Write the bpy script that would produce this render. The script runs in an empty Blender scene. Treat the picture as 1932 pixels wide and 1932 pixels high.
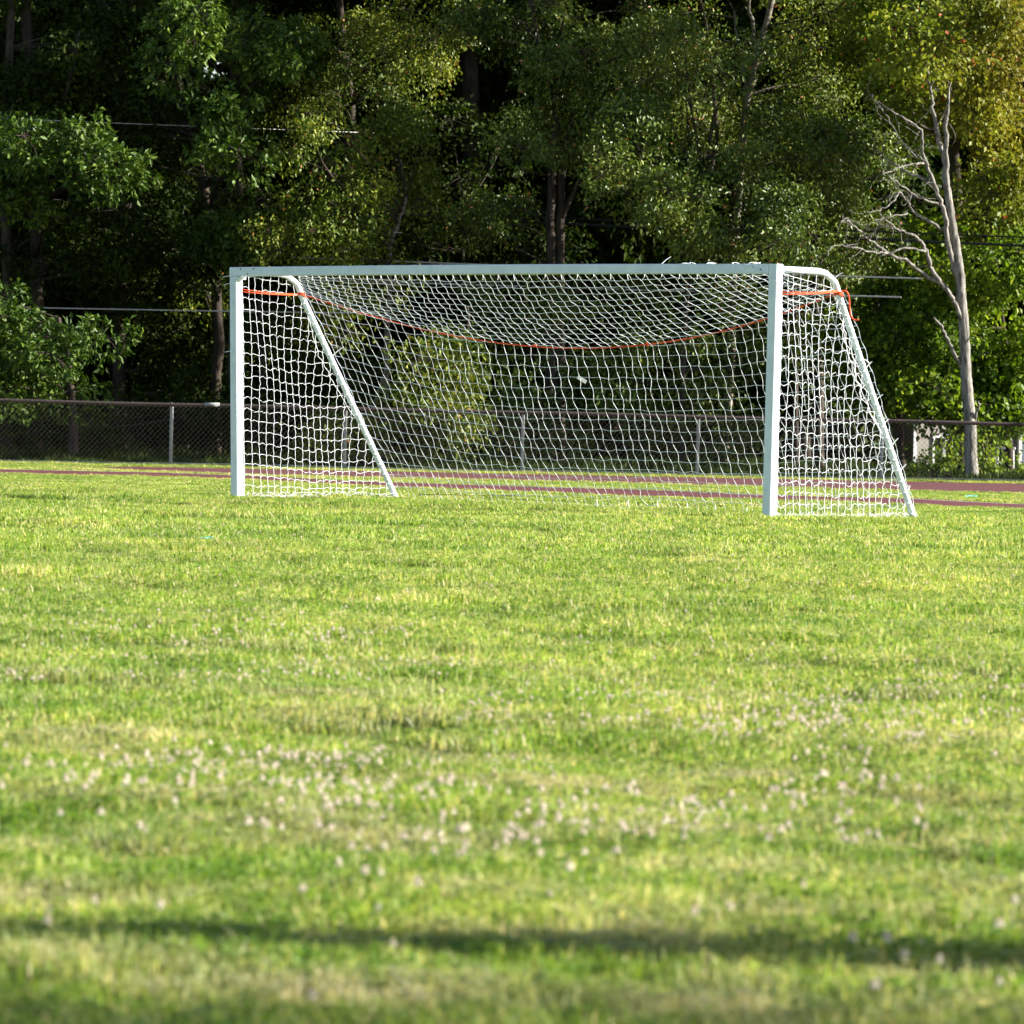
import bpy, math, random
import numpy as np
from mathutils import Vector, Matrix

rng = np.random.default_rng(7)
random.seed(7)
SC = bpy.context.scene
COL = SC.collection

# ------------------------------------------------------------------ camera
F = 8427.0
CAMH = 1.116
PITCH = math.radians(1.408)
ROLL = math.radians(1.15)
_a = math.pi / 2 - PITCH
RM = (Matrix.Rotation(_a, 3, 'X') @ Matrix.Rotation(ROLL, 3, 'Z'))
RN = np.array(RM)

def ray(u, v):
    return RN @ np.array([(u - 966) / F, -(v - 966) / F, -1.0])

def at(u, v, Y):
    d = ray(u, v)
    return np.array([0, 0, CAMH]) + d * (Y / d[1])

def gnd(u, v, z=0.0):
    d = ray(u, v)
    return np.array([0, 0, CAMH]) + d * ((z - CAMH) / d[2])

cam = bpy.data.cameras.new('camera')
cam.sensor_width = 36
cam.lens = F / 1932 * 36
cam.clip_start = 0.1
cam.clip_end = 5000
cam.dof.use_dof = True
cam.dof.focus_distance = 46.5
cam.dof.aperture_fstop = 7.8
co = bpy.data.objects.new('camera', cam)
COL.objects.link(co)
co.matrix_world = Matrix.Translation((0, 0, CAMH)) @ RM.to_4x4()
SC.camera = co

# ------------------------------------------------------------------ light
SUN_EL = math.radians(24)
SUN_PHI = math.radians(1.2)      # towards the camera from due right
sd = Vector((math.cos(SUN_PHI) * math.cos(SUN_EL), -math.sin(SUN_PHI) * math.cos(SUN_EL), math.sin(SUN_EL)))
sl = bpy.data.lights.new('sun', 'SUN')
sl.energy = 5.0
sl.angle = math.radians(0.5)
sl.color = (1.0, 0.94, 0.84)
so = bpy.data.objects.new('sun', sl)
so.rotation_euler = sd.to_track_quat('Z', 'Y').to_euler()
so.location = (60, -5, 40)
COL.objects.link(so)
w = bpy.data.worlds.new('World')
SC.world = w
w.use_nodes = True
nt = w.node_tree
sky = nt.nodes.new('ShaderNodeTexSky')
sky.sky_type = 'NISHITA'
sky.sun_disc = False
sky.sun_elevation = SUN_EL
sky.sun_rotation = math.atan2(sd.x, sd.y)
nt.links.new(sky.outputs[0], nt.nodes['Background'].inputs[0])
nt.nodes['Background'].inputs[1].default_value = 0.062
SC.view_settings.view_transform = 'Standard'
SC.view_settings.look = 'None'
SC.view_settings.exposure = 1.72
SC.view_settings.gamma = 1
SC.render.engine = 'CYCLES'
SC.cycles.max_bounces = 8
SC.cycles.transparent_max_bounces = 8
SC.cycles.diffuse_bounces = 2
SC.cycles.transmission_bounces = 4
SC.cycles.glossy_bounces = 2

# ------------------------------------------------------------------ materials
class NB:
    def __init__(s, name):
        s.m = bpy.data.materials.new(name)
        s.m.use_nodes = True
        s.t = s.m.node_tree
        s.t.nodes.clear()
        s.out = s.n('ShaderNodeOutputMaterial')
    def n(s, kind, **kw):
        nd = s.t.nodes.new(kind)
        for k, v in kw.items():
            if k.startswith('i_'):
                nd.inputs[k[2:].replace('_', ' ')].default_value = v
            else:
                setattr(nd, k, v)
        return nd
    def l(s, a, b):
        s.t.links.new(a, b)
    def noise(s, vec, scale, detail=3, rough=0.55):
        nd = s.n('ShaderNodeTexNoise')
        nd.inputs['Scale'].default_value = scale
        nd.inputs['Detail'].default_value = detail
        nd.inputs['Roughness'].default_value = rough
        if vec is not None:
            s.l(vec, nd.inputs['Vector'])
        return nd.outputs['Fac']
    def ramp(s, fac, stops):
        nd = s.n('ShaderNodeValToRGB')
        e = nd.color_ramp.elements
        while len(e) > 1:
            e.remove(e[-1])
        e[0].position = stops[0][0]
        e[0].color = (*stops[0][1], 1)
        for p, c in stops[1:]:
            x = e.new(p)
            x.color = (*c, 1)
        s.l(fac, nd.inputs[0])
        return nd.outputs[0]
    def mix(s, fac, a, b, mode='MIX'):
        nd = s.n('ShaderNodeMix', data_type='RGBA', blend_type=mode)
        for sock, v in ((nd.inputs[0], fac), (nd.inputs[6], a), (nd.inputs[7], b)):
            if isinstance(v, (int, float)):
                sock.default_value = v
            elif isinstance(v, tuple):
                sock.default_value = (*v, 1)
            else:
                s.l(v, sock)
        return nd.outputs[2]

def leafy(name, stops, transl=0.35, rough=0.45, world_scale=0.6, attr='tint', spec=0.4, extra=None):
    b = NB(name)
    at_ = b.n('ShaderNodeAttribute', attribute_name=attr)
    geo = b.n('ShaderNodeNewGeometry')
    c1 = b.ramp(at_.outputs['Fac'], stops)
    nz = b.noise(geo.outputs['Position'], world_scale, 2)
    br = b.ramp(nz, [(0.3, (0.7, 0.75, 0.7)), (0.7, (1.25, 1.2, 1.1))])
    col = b.mix(1.0, c1, br, 'MULTIPLY')
    if extra:
        col = extra(b, geo, col, at_)
    p = b.n('ShaderNodeBsdfPrincipled')
    b.l(col, p.inputs['Base Color'])
    p.inputs['Roughness'].default_value = rough
    p.inputs['Specular IOR Level'].default_value = spec
    tr = b.n('ShaderNodeBsdfTranslucent')
    tcol = b.mix(1.0, col, (1.5, 1.5, 0.8), 'MULTIPLY')
    b.l(tcol, tr.inputs[0])
    mx = b.n('ShaderNodeMixShader')
    mx.inputs[0].default_value = transl
    b.l(p.outputs[0], mx.inputs[1])
    b.l(tr.outputs[0], mx.inputs[2])
    b.l(mx.outputs[0], b.out.inputs[0])
    return b.m

def plain(name, c, rough=0.6, spec=0.3, var=0.15, scale=8, c2=None, metal=0.0, bump=0.0, stretch=None):
    b = NB(name)
    tc = b.n('ShaderNodeTexCoord')
    vec = tc.outputs['Object']
    if stretch:
        mp = b.n('ShaderNodeMapping')
        mp.inputs['Scale'].default_value = stretch
        b.l(vec, mp.inputs[0])
        vec = mp.outputs[0]
    nz = b.noise(vec, scale, 5, 0.65)
    c2 = c2 or tuple(x * (1 - var) for x in c)
    col = b.ramp(nz, [(0.35, c2), (0.6, c)])
    p = b.n('ShaderNodeBsdfPrincipled')
    b.l(col, p.inputs['Base Color'])
    p.inputs['Roughness'].default_value = rough
    p.inputs['Specular IOR Level'].default_value = spec
    p.inputs['Metallic'].default_value = metal
    if bump:
        bp = b.n('ShaderNodeBump')
        bp.inputs['Strength'].default_value = bump
        bp.inputs['Distance'].default_value = 0.02
        b.l(nz, bp.inputs['Height'])
        b.l(bp.outputs[0], p.inputs['Normal'])
    b.l(p.outputs[0], b.out.inputs[0])
    return b.m

def grass_extra(b, geo, col, at_):
    mp = b.n('ShaderNodeMapping')
    mp.inputs['Scale'].default_value = (0.55, 1.0, 0.0)
    b.l(geo.outputs['Position'], mp.inputs[0])
    n1 = b.noise(mp.outputs[0], 0.5, 4, 0.6)
    n2 = b.noise(mp.outputs[0], 1.9, 4, 0.65)
    patch = b.ramp(n1, [(0.36, (0.0, 0.0, 0.0)), (0.64, (1, 1, 1))])
    c = b.mix(patch, b.mix(1.0, col, (0.80, 0.90, 0.72), 'MULTIPLY'), b.mix(1.0, col, (1.16, 1.08, 1.12), 'MULTIPLY'))
    dry = b.ramp(n2, [(0.48, (0, 0, 0)), (0.66, (0.62, 0.62, 0.62))])
    sp = b.n('ShaderNodeSeparateXYZ')
    b.l(geo.outputs['Position'], sp.inputs[0])
    mr = b.n('ShaderNodeMapRange')
    for k_, v_ in (('From Min', 13.0), ('From Max', 24.0), ('To Min', 1.0), ('To Max', 0.25)):
        mr.inputs[k_].default_value = v_
    b.l(sp.outputs[1], mr.inputs['Value'])
    dm = b.n('ShaderNodeMath', operation='MULTIPLY')
    b.l(dry, dm.inputs[0]); b.l(mr.outputs[0], dm.inputs[1])
    c = b.mix(dm.outputs[0], c, (0.52, 0.43, 0.30))
    n3 = b.noise(mp.outputs[0], 9.0, 3, 0.7)
    c = b.mix(1.0, c, b.ramp(n3, [(0.36, (0.55, 0.64, 0.55)), (0.5, (1, 1, 1)), (0.66, (1.22, 1.15, 1.4))]), 'MULTIPLY')  # fine mottling; its dark spots are painted in for gaps between blades
    deep = b.ramp(n2, [(0.30, (0.75, 0.75, 0.75)), (0.45, (0, 0, 0))])
    c = b.mix(deep, c, b.mix(1.0, col, (0.46, 0.66, 0.42), 'MULTIPLY'))
    return c

M = {}
M['grass'] = leafy('grass_blades', [(0.0, (0.10, 0.185, 0.020)), (0.40, (0.20, 0.315, 0.036)), (0.78, (0.35, 0.43, 0.10)),
                                    (0.86, (0.50, 0.46, 0.20)), (1.0, (0.68, 0.57, 0.40))],
                   transl=0.42, rough=0.5, world_scale=1.3, spec=0.35, extra=grass_extra)
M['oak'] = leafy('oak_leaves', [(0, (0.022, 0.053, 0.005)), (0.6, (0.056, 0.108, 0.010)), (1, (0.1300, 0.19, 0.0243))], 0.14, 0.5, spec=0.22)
M['dark'] = leafy('dark_shaded_leaves', [(0, (0.014, 0.030, 0.004)), (1, (0.040, 0.066, 0.008))], 0.2, 0.6, spec=0.12)  # darkened leaf colour stands in for deep shade; also serves the dark evergreen
M['birch'] = leafy('birch_leaves', [(0, (0.0435, 0.0798, 0.0072)), (0.6, (0.1160, 0.1668, 0.0145)), (0.95, (0.2610, 0.2755, 0.0362)), (1, (0.3480, 0.1595, 0.0580))], 0.18, 0.5, spec=0.25)
M['cherry'] = leafy('glossy_leaves', [(0, (0.0377, 0.0725, 0.0087)), (0.6, (0.1015, 0.1566, 0.0203)), (0.95, (0.2175, 0.2537, 0.0508)), (1, (0.3190, 0.1305, 0.0580))], 0.15, 0.42, spec=0.34)

def maple_extra(b, geo, col, at_):
    # leaves turn orange in a patch high on the outer side of the crown
    sep = b.n('ShaderNodeSeparateXYZ')
    b.l(geo.outputs['Position'], sep.inputs[0])
    nz = b.noise(geo.outputs['Position'], 1.1, 3)
    def math_(op, a, c):
        m = b.n('ShaderNodeMath', operation=op)
        for s_, v in ((m.inputs[0], a), (m.inputs[1], c)):
            if isinstance(v, (int, float)):
                s_.default_value = v
            else:
                b.l(v, s_)
        return m.outputs[0]
    f = math_('MULTIPLY', math_('SUBTRACT', sep.outputs[0], 6.2), 0.22)
    g = math_('MULTIPLY', math_('SUBTRACT', sep.outputs[2], 3.6), 0.35)
    h = math_('MULTIPLY', math_('MINIMUM', math_('MAXIMUM', f, 0.0), 1.0), math_('MINIMUM', math_('MAXIMUM', g, 0.0), 1.0))
    h = math_('MULTIPLY', h, math_('MULTIPLY', nz, 1.7))
    h = math_('MINIMUM', math_('MULTIPLY', h, math_('ADD', at_.outputs['Fac'], 0.5)), 0.55)
    return b.mix(h, col, (0.26, 0.15, 0.03))
M['maple'] = leafy('maple_leaves', [(0, (0.0750, 0.1187, 0.0100)), (0.6, (0.1438, 0.1938, 0.0150)), (0.95, (0.2500, 0.2750, 0.0250)), (1, (0.4375, 0.1000, 0.0625))], 0.28, 0.5, spec=0.2, extra=maple_extra)
M['lime'] = leafy('lime_leaves', [(0, (0.0500, 0.1063, 0.0075)), (0.6, (0.1187, 0.1938, 0.0125)), (1, (0.2500, 0.3125, 0.0312))], 0.38, 0.48, spec=0.25)
M['bark'] = plain('brown_bark', (0.075, 0.060, 0.048), 0.9, 0.1, scale=14, c2=(0.028, 0.023, 0.02), bump=0.8, stretch=(1, 1, 0.25))
M['bark_pale'] = plain('pale_birch_bark', (0.22, 0.19, 0.15), 0.8, 0.15, scale=9, c2=(0.05, 0.043, 0.036), stretch=(0.6, 0.6, 1.6))
M['bark_dead'] = plain('dead_grey_bark', (0.28, 0.265, 0.24), 0.9, 0.1, scale=20, c2=(0.085, 0.08, 0.07), bump=1.0, stretch=(1, 1, 0.22))
M['paint'] = plain('white_paint', (0.73, 0.81, 0.90), 0.42, 0.4, scale=5, c2=(0.63, 0.715, 0.80))
M['cord'] = plain('white_net_cord', (0.79, 0.83, 0.88), 0.7, 0.2, var=0.04)
M['plastic'] = plain('white_plastic', (0.82, 0.82, 0.80), 0.4, 0.4, var=0.04)
M['rope'] = plain('orange_rope', (0.75, 0.10, 0.02), 0.6, 0.3, scale=60, c2=(0.55, 0.05, 0.015))
M['bolt'] = plain('dark_bolt', (0.05, 0.05, 0.055), 0.5, 0.4)
M['rail'] = plain('weathered_rail', (0.065, 0.048, 0.045), 0.6, 0.3, scale=3, c2=(0.035, 0.026, 0.025))
M['galv'] = plain('galvanised_steel', (0.38, 0.39, 0.40), 0.5, 0.4, scale=4, c2=(0.25, 0.26, 0.27))
M['wire'] = plain('fence_wire', (0.09, 0.075, 0.07), 0.55, 0.3, scale=2, c2=(0.05, 0.042, 0.04))
M['black'] = plain('black_cable', (0.02, 0.02, 0.022), 0.5, 0.4)
M['silver'] = plain('bare_cable', (0.62, 0.60, 0.58), 0.45, 0.4)
M['petal'] = plain('clover_petal', (0.84, 0.77, 0.68), 0.7, 0.2, scale=60, c2=(0.70, 0.52, 0.44))
M['stem'] = plain('green_stem', (0.12, 0.18, 0.04), 0.6, 0.2)
M['wood'] = plain('pole_wood', (0.12, 0.09, 0.07), 0.9, 0.1, scale=12, c2=(0.07, 0.055, 0.045), stretch=(1, 1, 0.1))
M['teal'] = plain('teal_wrapper', (0.12, 0.50, 0.38), 0.35, 0.5, scale=20, c2=(0.3, 0.6, 0.5))
M['glass'] = plain('dark_window_glass', (0.02, 0.03, 0.045), 0.08, 0.6)
M['roof'] = plain('grey_shingles', (0.11, 0.11, 0.115), 0.9, 0.1, scale=20)
M['trim'] = plain('white_trim', (0.55, 0.56, 0.57), 0.5, 0.3, scale=3)

def siding(name, c):
    b = NB(name)
    tc = b.n('ShaderNodeTexCoord')
    wv = b.n('ShaderNodeTexWave', wave_type='BANDS', bands_direction='Z', wave_profile='SAW')
    wv.inputs['Scale'].default_value = 2.6
    wv.inputs['Distortion'].default_value = 0
    b.l(tc.outputs['Object'], wv.inputs['Vector'])
    nz = b.noise(tc.outputs['Object'], 2.5, 4)
    col = b.ramp(nz, [(0.3, tuple(x * .88 for x in c)), (0.7, c)])
    p = b.n('ShaderNodeBsdfPrincipled')
    p.inputs['Roughness'].default_value = 0.6
    b.l(col, p.inputs['Base Color'])
    bp = b.n('ShaderNodeBump')
    bp.inputs['Strength'].default_value = 0.8
    bp.inputs['Distance'].default_value = 0.02
    b.l(wv.outputs['Fac'], bp.inputs['Height'])
    b.l(bp.outputs[0], p.inputs['Normal'])
    b.l(p.outputs[0], b.out.inputs[0])
    return b.m
M['siding_beige'] = siding('beige_siding', (0.30, 0.28, 0.245))
M['siding_blue'] = siding('slate_siding', (0.11, 0.135, 0.17))
M['siding_white'] = siding('white_siding', (0.55, 0.58, 0.62))

def soil_mat():
    b = NB('turf_soil')
    geo = b.n('ShaderNodeNewGeometry')
    n1 = b.noise(geo.outputs['Position'], 1.2, 5, 0.7)
    n2 = b.noise(geo.outputs['Position'], 45, 4, 0.7)
    c = b.ramp(n2, [(0.3, (0.035, 0.045, 0.015)), (0.55, (0.09, 0.12, 0.03)), (0.75, (0.18, 0.16, 0.08))])
    c = b.mix(n1, c, b.mix(1.0, c, (1.5, 1.5, 1.0), 'MULTIPLY'))
    sep = b.n('ShaderNodeSeparateXYZ')
    b.l(geo.outputs['Position'], sep.inputs[0])
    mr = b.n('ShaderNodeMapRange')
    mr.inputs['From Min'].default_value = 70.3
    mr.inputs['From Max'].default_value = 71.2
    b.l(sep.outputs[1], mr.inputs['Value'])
    litter = b.ramp(n2, [(0.3, (0.018, 0.014, 0.010)), (0.7, (0.05, 0.038, 0.022))])  # leaf litter, darkened further to stand in for shade under the trees
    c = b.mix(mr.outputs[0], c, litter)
    p = b.n('ShaderNodeBsdfPrincipled')
    p.inputs['Roughness'].default_value = 0.95
    p.inputs['Specular IOR Level'].default_value = 0.1
    b.l(c, p.inputs['Base Color'])
    bp = b.n('ShaderNodeBump')
    bp.inputs['Distance'].default_value = 0.02
    b.l(n2, bp.inputs['Height'])
    b.l(bp.outputs[0], p.inputs['Normal'])
    b.l(p.outputs[0], b.out.inputs[0])
    return b.m
M['soil'] = soil_mat()
M['track'] = plain('red_track_rubber', (0.135, 0.048, 0.052), 0.85, 0.12, scale=5, c2=(0.10, 0.038, 0.042))
M['line'] = plain('faded_white_line', (0.30, 0.21, 0.21), 0.8, 0.2, scale=9, c2=(0.16, 0.09, 0.09))
M['kerb'] = plain('worn_white_line', (0.34, 0.27, 0.26), 0.7, 0.2, scale=9)

# ------------------------------------------------------------------ mesh helpers
def tag(o, label=None, cat=None, group=None, kind=None):
    if label: o['label'] = label
    if cat: o['category'] = cat
    if group: o['group'] = group
    if kind: o['kind'] = kind
    return o

def empty(name, loc, label, cat, group=None):
    o = bpy.data.objects.new(name, None)
    o.empty_display_size = 0.2
    o.location = tuple(loc)
    COL.objects.link(o)
    return tag(o, label, cat, group)

def origin_of(p):
    v = Vector((0, 0, 0))
    while p is not None:
        v = v + p.location
        p = p.parent
    return np.array(v)

def link_mesh(name, V, faces, mat, parent=None, smooth=False, loc=None, tint=None):
    """V world coordinates (n,3); faces: list of index arrays of equal width or list of tuples"""
    V = np.asarray(V, dtype=np.float64)
    me = bpy.data.meshes.new(name)
    org = origin_of(parent) if parent is not None else (np.array(loc, float) if loc is not None else np.zeros(3))
    V = V - org
    if isinstance(faces, np.ndarray):
        k = faces.shape[1]
        n = faces.shape[0]
        me.vertices.add(len(V))
        me.vertices.foreach_set('co', V.astype(np.float32).ravel())
        me.loops.add(n * k)
        me.loops.foreach_set('vertex_index', faces.astype(np.int32).ravel())
        me.polygons.add(n)
        me.polygons.foreach_set('loop_start', np.arange(0, n * k, k, dtype=np.int32))
        me.polygons.foreach_set('loop_total', np.full(n, k, dtype=np.int32))
        me.update(calc_edges=True)
    else:
        me.from_pydata(V.tolist(), [], faces)
        me.update()
    if smooth:
        me.polygons.foreach_set('use_smooth', np.ones(len(me.polygons), dtype=bool))
    if tint is not None:
        a = me.attributes.new('tint', 'FLOAT', 'FACE')
        a.data.foreach_set('value', np.asarray(tint, dtype=np.float32))
    me.materials.append(mat)
    o = bpy.data.objects.new(name, me)
    COL.objects.link(o)
    if parent is not None:
        o.parent = parent
    elif loc is not None:
        o.location = tuple(loc)
    return o

class MB:
    def __init__(s):
        s.V = []
        s.Fq = []
        s.n = 0
    def add(s, V, Fs):
        V = np.asarray(V, float)
        s.V.append(V)
        s.Fq += [tuple(i + s.n for i in f) for f in Fs]
        s.n += len(V)
    def tube(s, pts, r, k=6, caps=True):
        pts = np.asarray(pts, float)
        n = len(pts)
        r = np.broadcast_to(np.asarray(r, float), (n,))
        T = np.gradient(pts, axis=0)
        T /= np.linalg.norm(T, axis=1)[:, None] + 1e-12
        ref = np.array([0.0, 0, 1]) if abs(T[:, 2]).mean() < 0.8 else np.array([0.0, 1, 0])
        A = np.cross(T, ref)
        A /= np.linalg.norm(A, axis=1)[:, None] + 1e-12
        B = np.cross(T, A)
        th = np.arange(k) / k * 2 * math.pi
        ring = pts[:, None] + r[:, None, None] * (A[:, None] * np.cos(th)[None, :, None] + B[:, None] * np.sin(th)[None, :, None])
        V = ring.reshape(-1, 3)
        Fs = []
        for i in range(n - 1):
            for j in range(k):
                j2 = (j + 1) % k
                Fs.append((i * k + j, i * k + j2, (i + 1) * k + j2, (i + 1) * k + j))
        if caps:
            Fs.append(tuple(range(k))[::-1])
            Fs.append(tuple((n - 1) * k + j for j in range(k)))
        s.add(V, Fs)
    def box(s, c, ax, ay, az, hx, hy, hz, bev=0.0):
        """oriented box, optional chamfer on all edges"""
        c = np.asarray(c, float); ax = np.asarray(ax, float); ay = np.asarray(ay, float); az = np.asarray(az, float)
        if bev <= 0:
            V = [c + ax * hx * x + ay * hy * y + az * hz * z for x in (-1, 1) for y in (-1, 1) for z in (-1, 1)]
            Fs = [(0, 1, 3, 2), (4, 6, 7, 5), (0, 4, 5, 1), (2, 3, 7, 6), (0, 2, 6, 4), (1, 5, 7, 3)]
            s.add(V, Fs)
        else:
            bx = [(-hx, hy - bev), (-hx + bev, hy), (hx - bev, hy), (hx, hy - bev), (hx, -hy + bev), (hx - bev, -hy), (-hx + bev, -hy), (-hx, -hy + bev)]
            V = []
            for z in (-hz, hz):
                for x, y in bx:
                    V.append(c + ax * x + ay * y + az * z)
            Fs = [(i, (i + 1) % 8, 8 + (i + 1) % 8, 8 + i) for i in range(8)]
            Fs += [tuple(range(7, -1, -1)), tuple(range(8, 16))]
            s.add(V, Fs)
    def build(s, name, mat, parent=None, smooth=False, loc=None):
        V = np.concatenate(s.V)
        return link_mesh(name, V, s.Fq, mat, parent, smooth, loc)

X3 = np.array([1.0, 0, 0]); Y3 = np.array([0, 1.0, 0]); Z3 = np.array([0, 0, 1.0])

def smooth_path(pts, n=None, jitter=0.0):
    """Catmull-Rom through points"""
    P = [np.asarray(p, float) for p in pts]
    if len(P) < 3:
        return np.array(P)
    P = [2 * P[0] - P[1]] + P + [2 * P[-1] - P[-2]]
    n = n or 4
    out = []
    for i in range(1, len(P) - 2):
        for t in np.linspace(0, 1, n, endpoint=False):
            a, b, c, d = P[i - 1], P[i], P[i + 1], P[i + 2]
            out.append(0.5 * ((2 * b) + (c - a) * t + (2 * a - 5 * b + 4 * c - d) * t * t + (-a + 3 * b - 3 * c + d) * t ** 3))
    out.append(P[-2])
    out = np.array(out)
    if jitter:
        out[1:-1] += rng.normal(0, jitter, out[1:-1].shape)
    return out

# ------------------------------------------------------------------ ground
GTH = math.radians(41.155)
AX = np.array([math.cos(GTH), -math.sin(GTH), 0])
DD = np.array([math.sin(GTH), math.cos(GTH), 0])
GL = np.array([-3.1036, 49.262, 0.0])
GW = 7.52

def hgt(x, y):
    x = np.asarray(x, float); y = np.asarray(y, float)
    fade = np.clip((60 - y) / 12, 0, 1) * np.clip((y + 20) / 15, 0, 1) * np.clip((40 - abs(x)) / 10, 0, 1)
    h = 0.012 * np.sin(0.9 * x + 1.3 * y) + 0.010 * np.sin(-0.5 * x + 2.1 * y + 1.0) + 0.008 * np.sin(2.3 * x + 0.7 * y + 2)
    h = h + 0.006 * np.sin(3.9 * y + 1.1 * x + 0.4 * np.sin(2 * x)) + 0.004 * np.sin(5.7 * x - 2.9 * y)
    rx = (x - GL[0]) * AX[0] + (y - GL[1]) * AX[1]
    rd = (x - GL[0]) * DD[0] + (y - GL[1]) * DD[1]
    dip = -0.05 * np.exp(-((rd - 2.7) / 1.3) ** 2) * np.clip((rx + 2) / 2, 0, 1) * np.clip((GW + 2 - rx) / 2, 0, 1)
    return h * fade + dip

xs = np.concatenate([[-1500, -700, -300, -150, -90, -60, -40, -30], np.arange(-24, 24.01, 0.3), [30, 40, 60, 90, 150, 300, 700, 1500]])
ys = np.concatenate([[-800, -300, -100, -50, -20, -5, 0], np.arange(3, 62.01, 0.25), np.arange(64, 120, 4), [140, 200, 300, 500, 900, 2500]])
gx, gy = np.meshgrid(xs, ys)
gz = hgt(gx, gy)
V = np.stack([gx.ravel(), gy.ravel(), gz.ravel()], 1)
nx = len(xs)
ii, jj = np.meshgrid(np.arange(len(ys) - 1), np.arange(nx - 1), indexing='ij')
q = (ii * nx + jj).ravel()
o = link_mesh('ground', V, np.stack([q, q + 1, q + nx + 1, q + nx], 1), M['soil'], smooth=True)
tag(o, 'grass playing field ground running back to the trees', kind='structure')

# track and strip edges (ground plane curves)
TURF = 0.022
def edge(pts, z=0.0):
    P = np.array([gnd(u, v, z)[:2] for u, v in pts])
    return P
TF = edge([(150, 878.8), (186, 880.2), (437, 884.4), (700, 889.5), (1133, 898), (1932, 913.6)])
TN = edge([(150, 881.8), (186, 883.5), (437, 893.2), (700, 898.8), (1133, 908), (1932, 929.5)], TURF)
SF = edge([(0, 886.5), (300, 892.5), (560, 902.5), (670, 909), (1133, 923), (1932, 951.5)])
SN = edge([(0, 891.8), (300, 897), (560, 907.0), (670, 914.5), (1133, 933), (1932, 957.5)], TURF)
def ext(P):
    a = P[0] + (P[0] - P[1]) / np.linalg.norm(P[0] - P[1]) * 14
    b = P[-1] + (P[-1] - P[-2]) / np.linalg.norm(P[-1] - P[-2]) * 40
    return np.vstack([a, P, b])
TFe, TNe, SFe, SNe = TF.copy(), TN.copy(), ext(SF), ext(SN)
TFe = np.vstack([TFe, TFe[-1] + [40, -0.5]]); TNe = np.vstack([TNe, TNe[-1] + [40, -1.0]])
def yat(P, x):
    return np.interp(x, P[:, 0], P[:, 1])
def ribbon(name, fa, fb, x0, x1, mat, z, label, n=160):
    x = np.linspace(x0, x1, n)
    a, b = fa(x), fb(x)
    V = np.concatenate([np.stack([x, a, hgt(x, a) + z], 1), np.stack([x, b, hgt(x, b) + z], 1)])
    q = np.arange(n - 1)
    o = link_mesh(name, V, np.stack([q, q + 1, q + 1 + n, q + n], 1), mat)
    return tag(o, label, kind='structure')
x0t = TFe[0, 0]; x1t = TFe[-1, 0]
ribbon('running_track', lambda x: yat(TNe, x), lambda x: yat(TFe, x), x0t, x1t, M['track'], 0.006, 'red rubber running track in front of the fence')
for k in range(1, 6):
    f = k / 6
    g = lambda x, f=f: yat(TNe, x) * (1 - f) + yat(TFe, x) * f
    ribbon('lane_line', lambda x: g(x) - 0.05, lambda x: g(x) + 0.05, x0t + 2, x1t, M['line'], 0.010, 'pale lane line on the red track')
ribbon('runway_strip', lambda x: yat(SNe, x), lambda x: yat(SFe, x), SFe[0, 0], SFe[-1, 0] - 1, M['track'], 0.006, 'narrow red rubber strip crossing the grass behind the goal')
ribbon('strip_line', lambda x: yat(SFe, x) - 0.28, lambda x: yat(SFe, x) - 0.10, SFe[0, 0], SFe[-1, 0] - 1, M['kerb'], 0.011, 'white line along the far edge of the narrow red strip')

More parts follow.
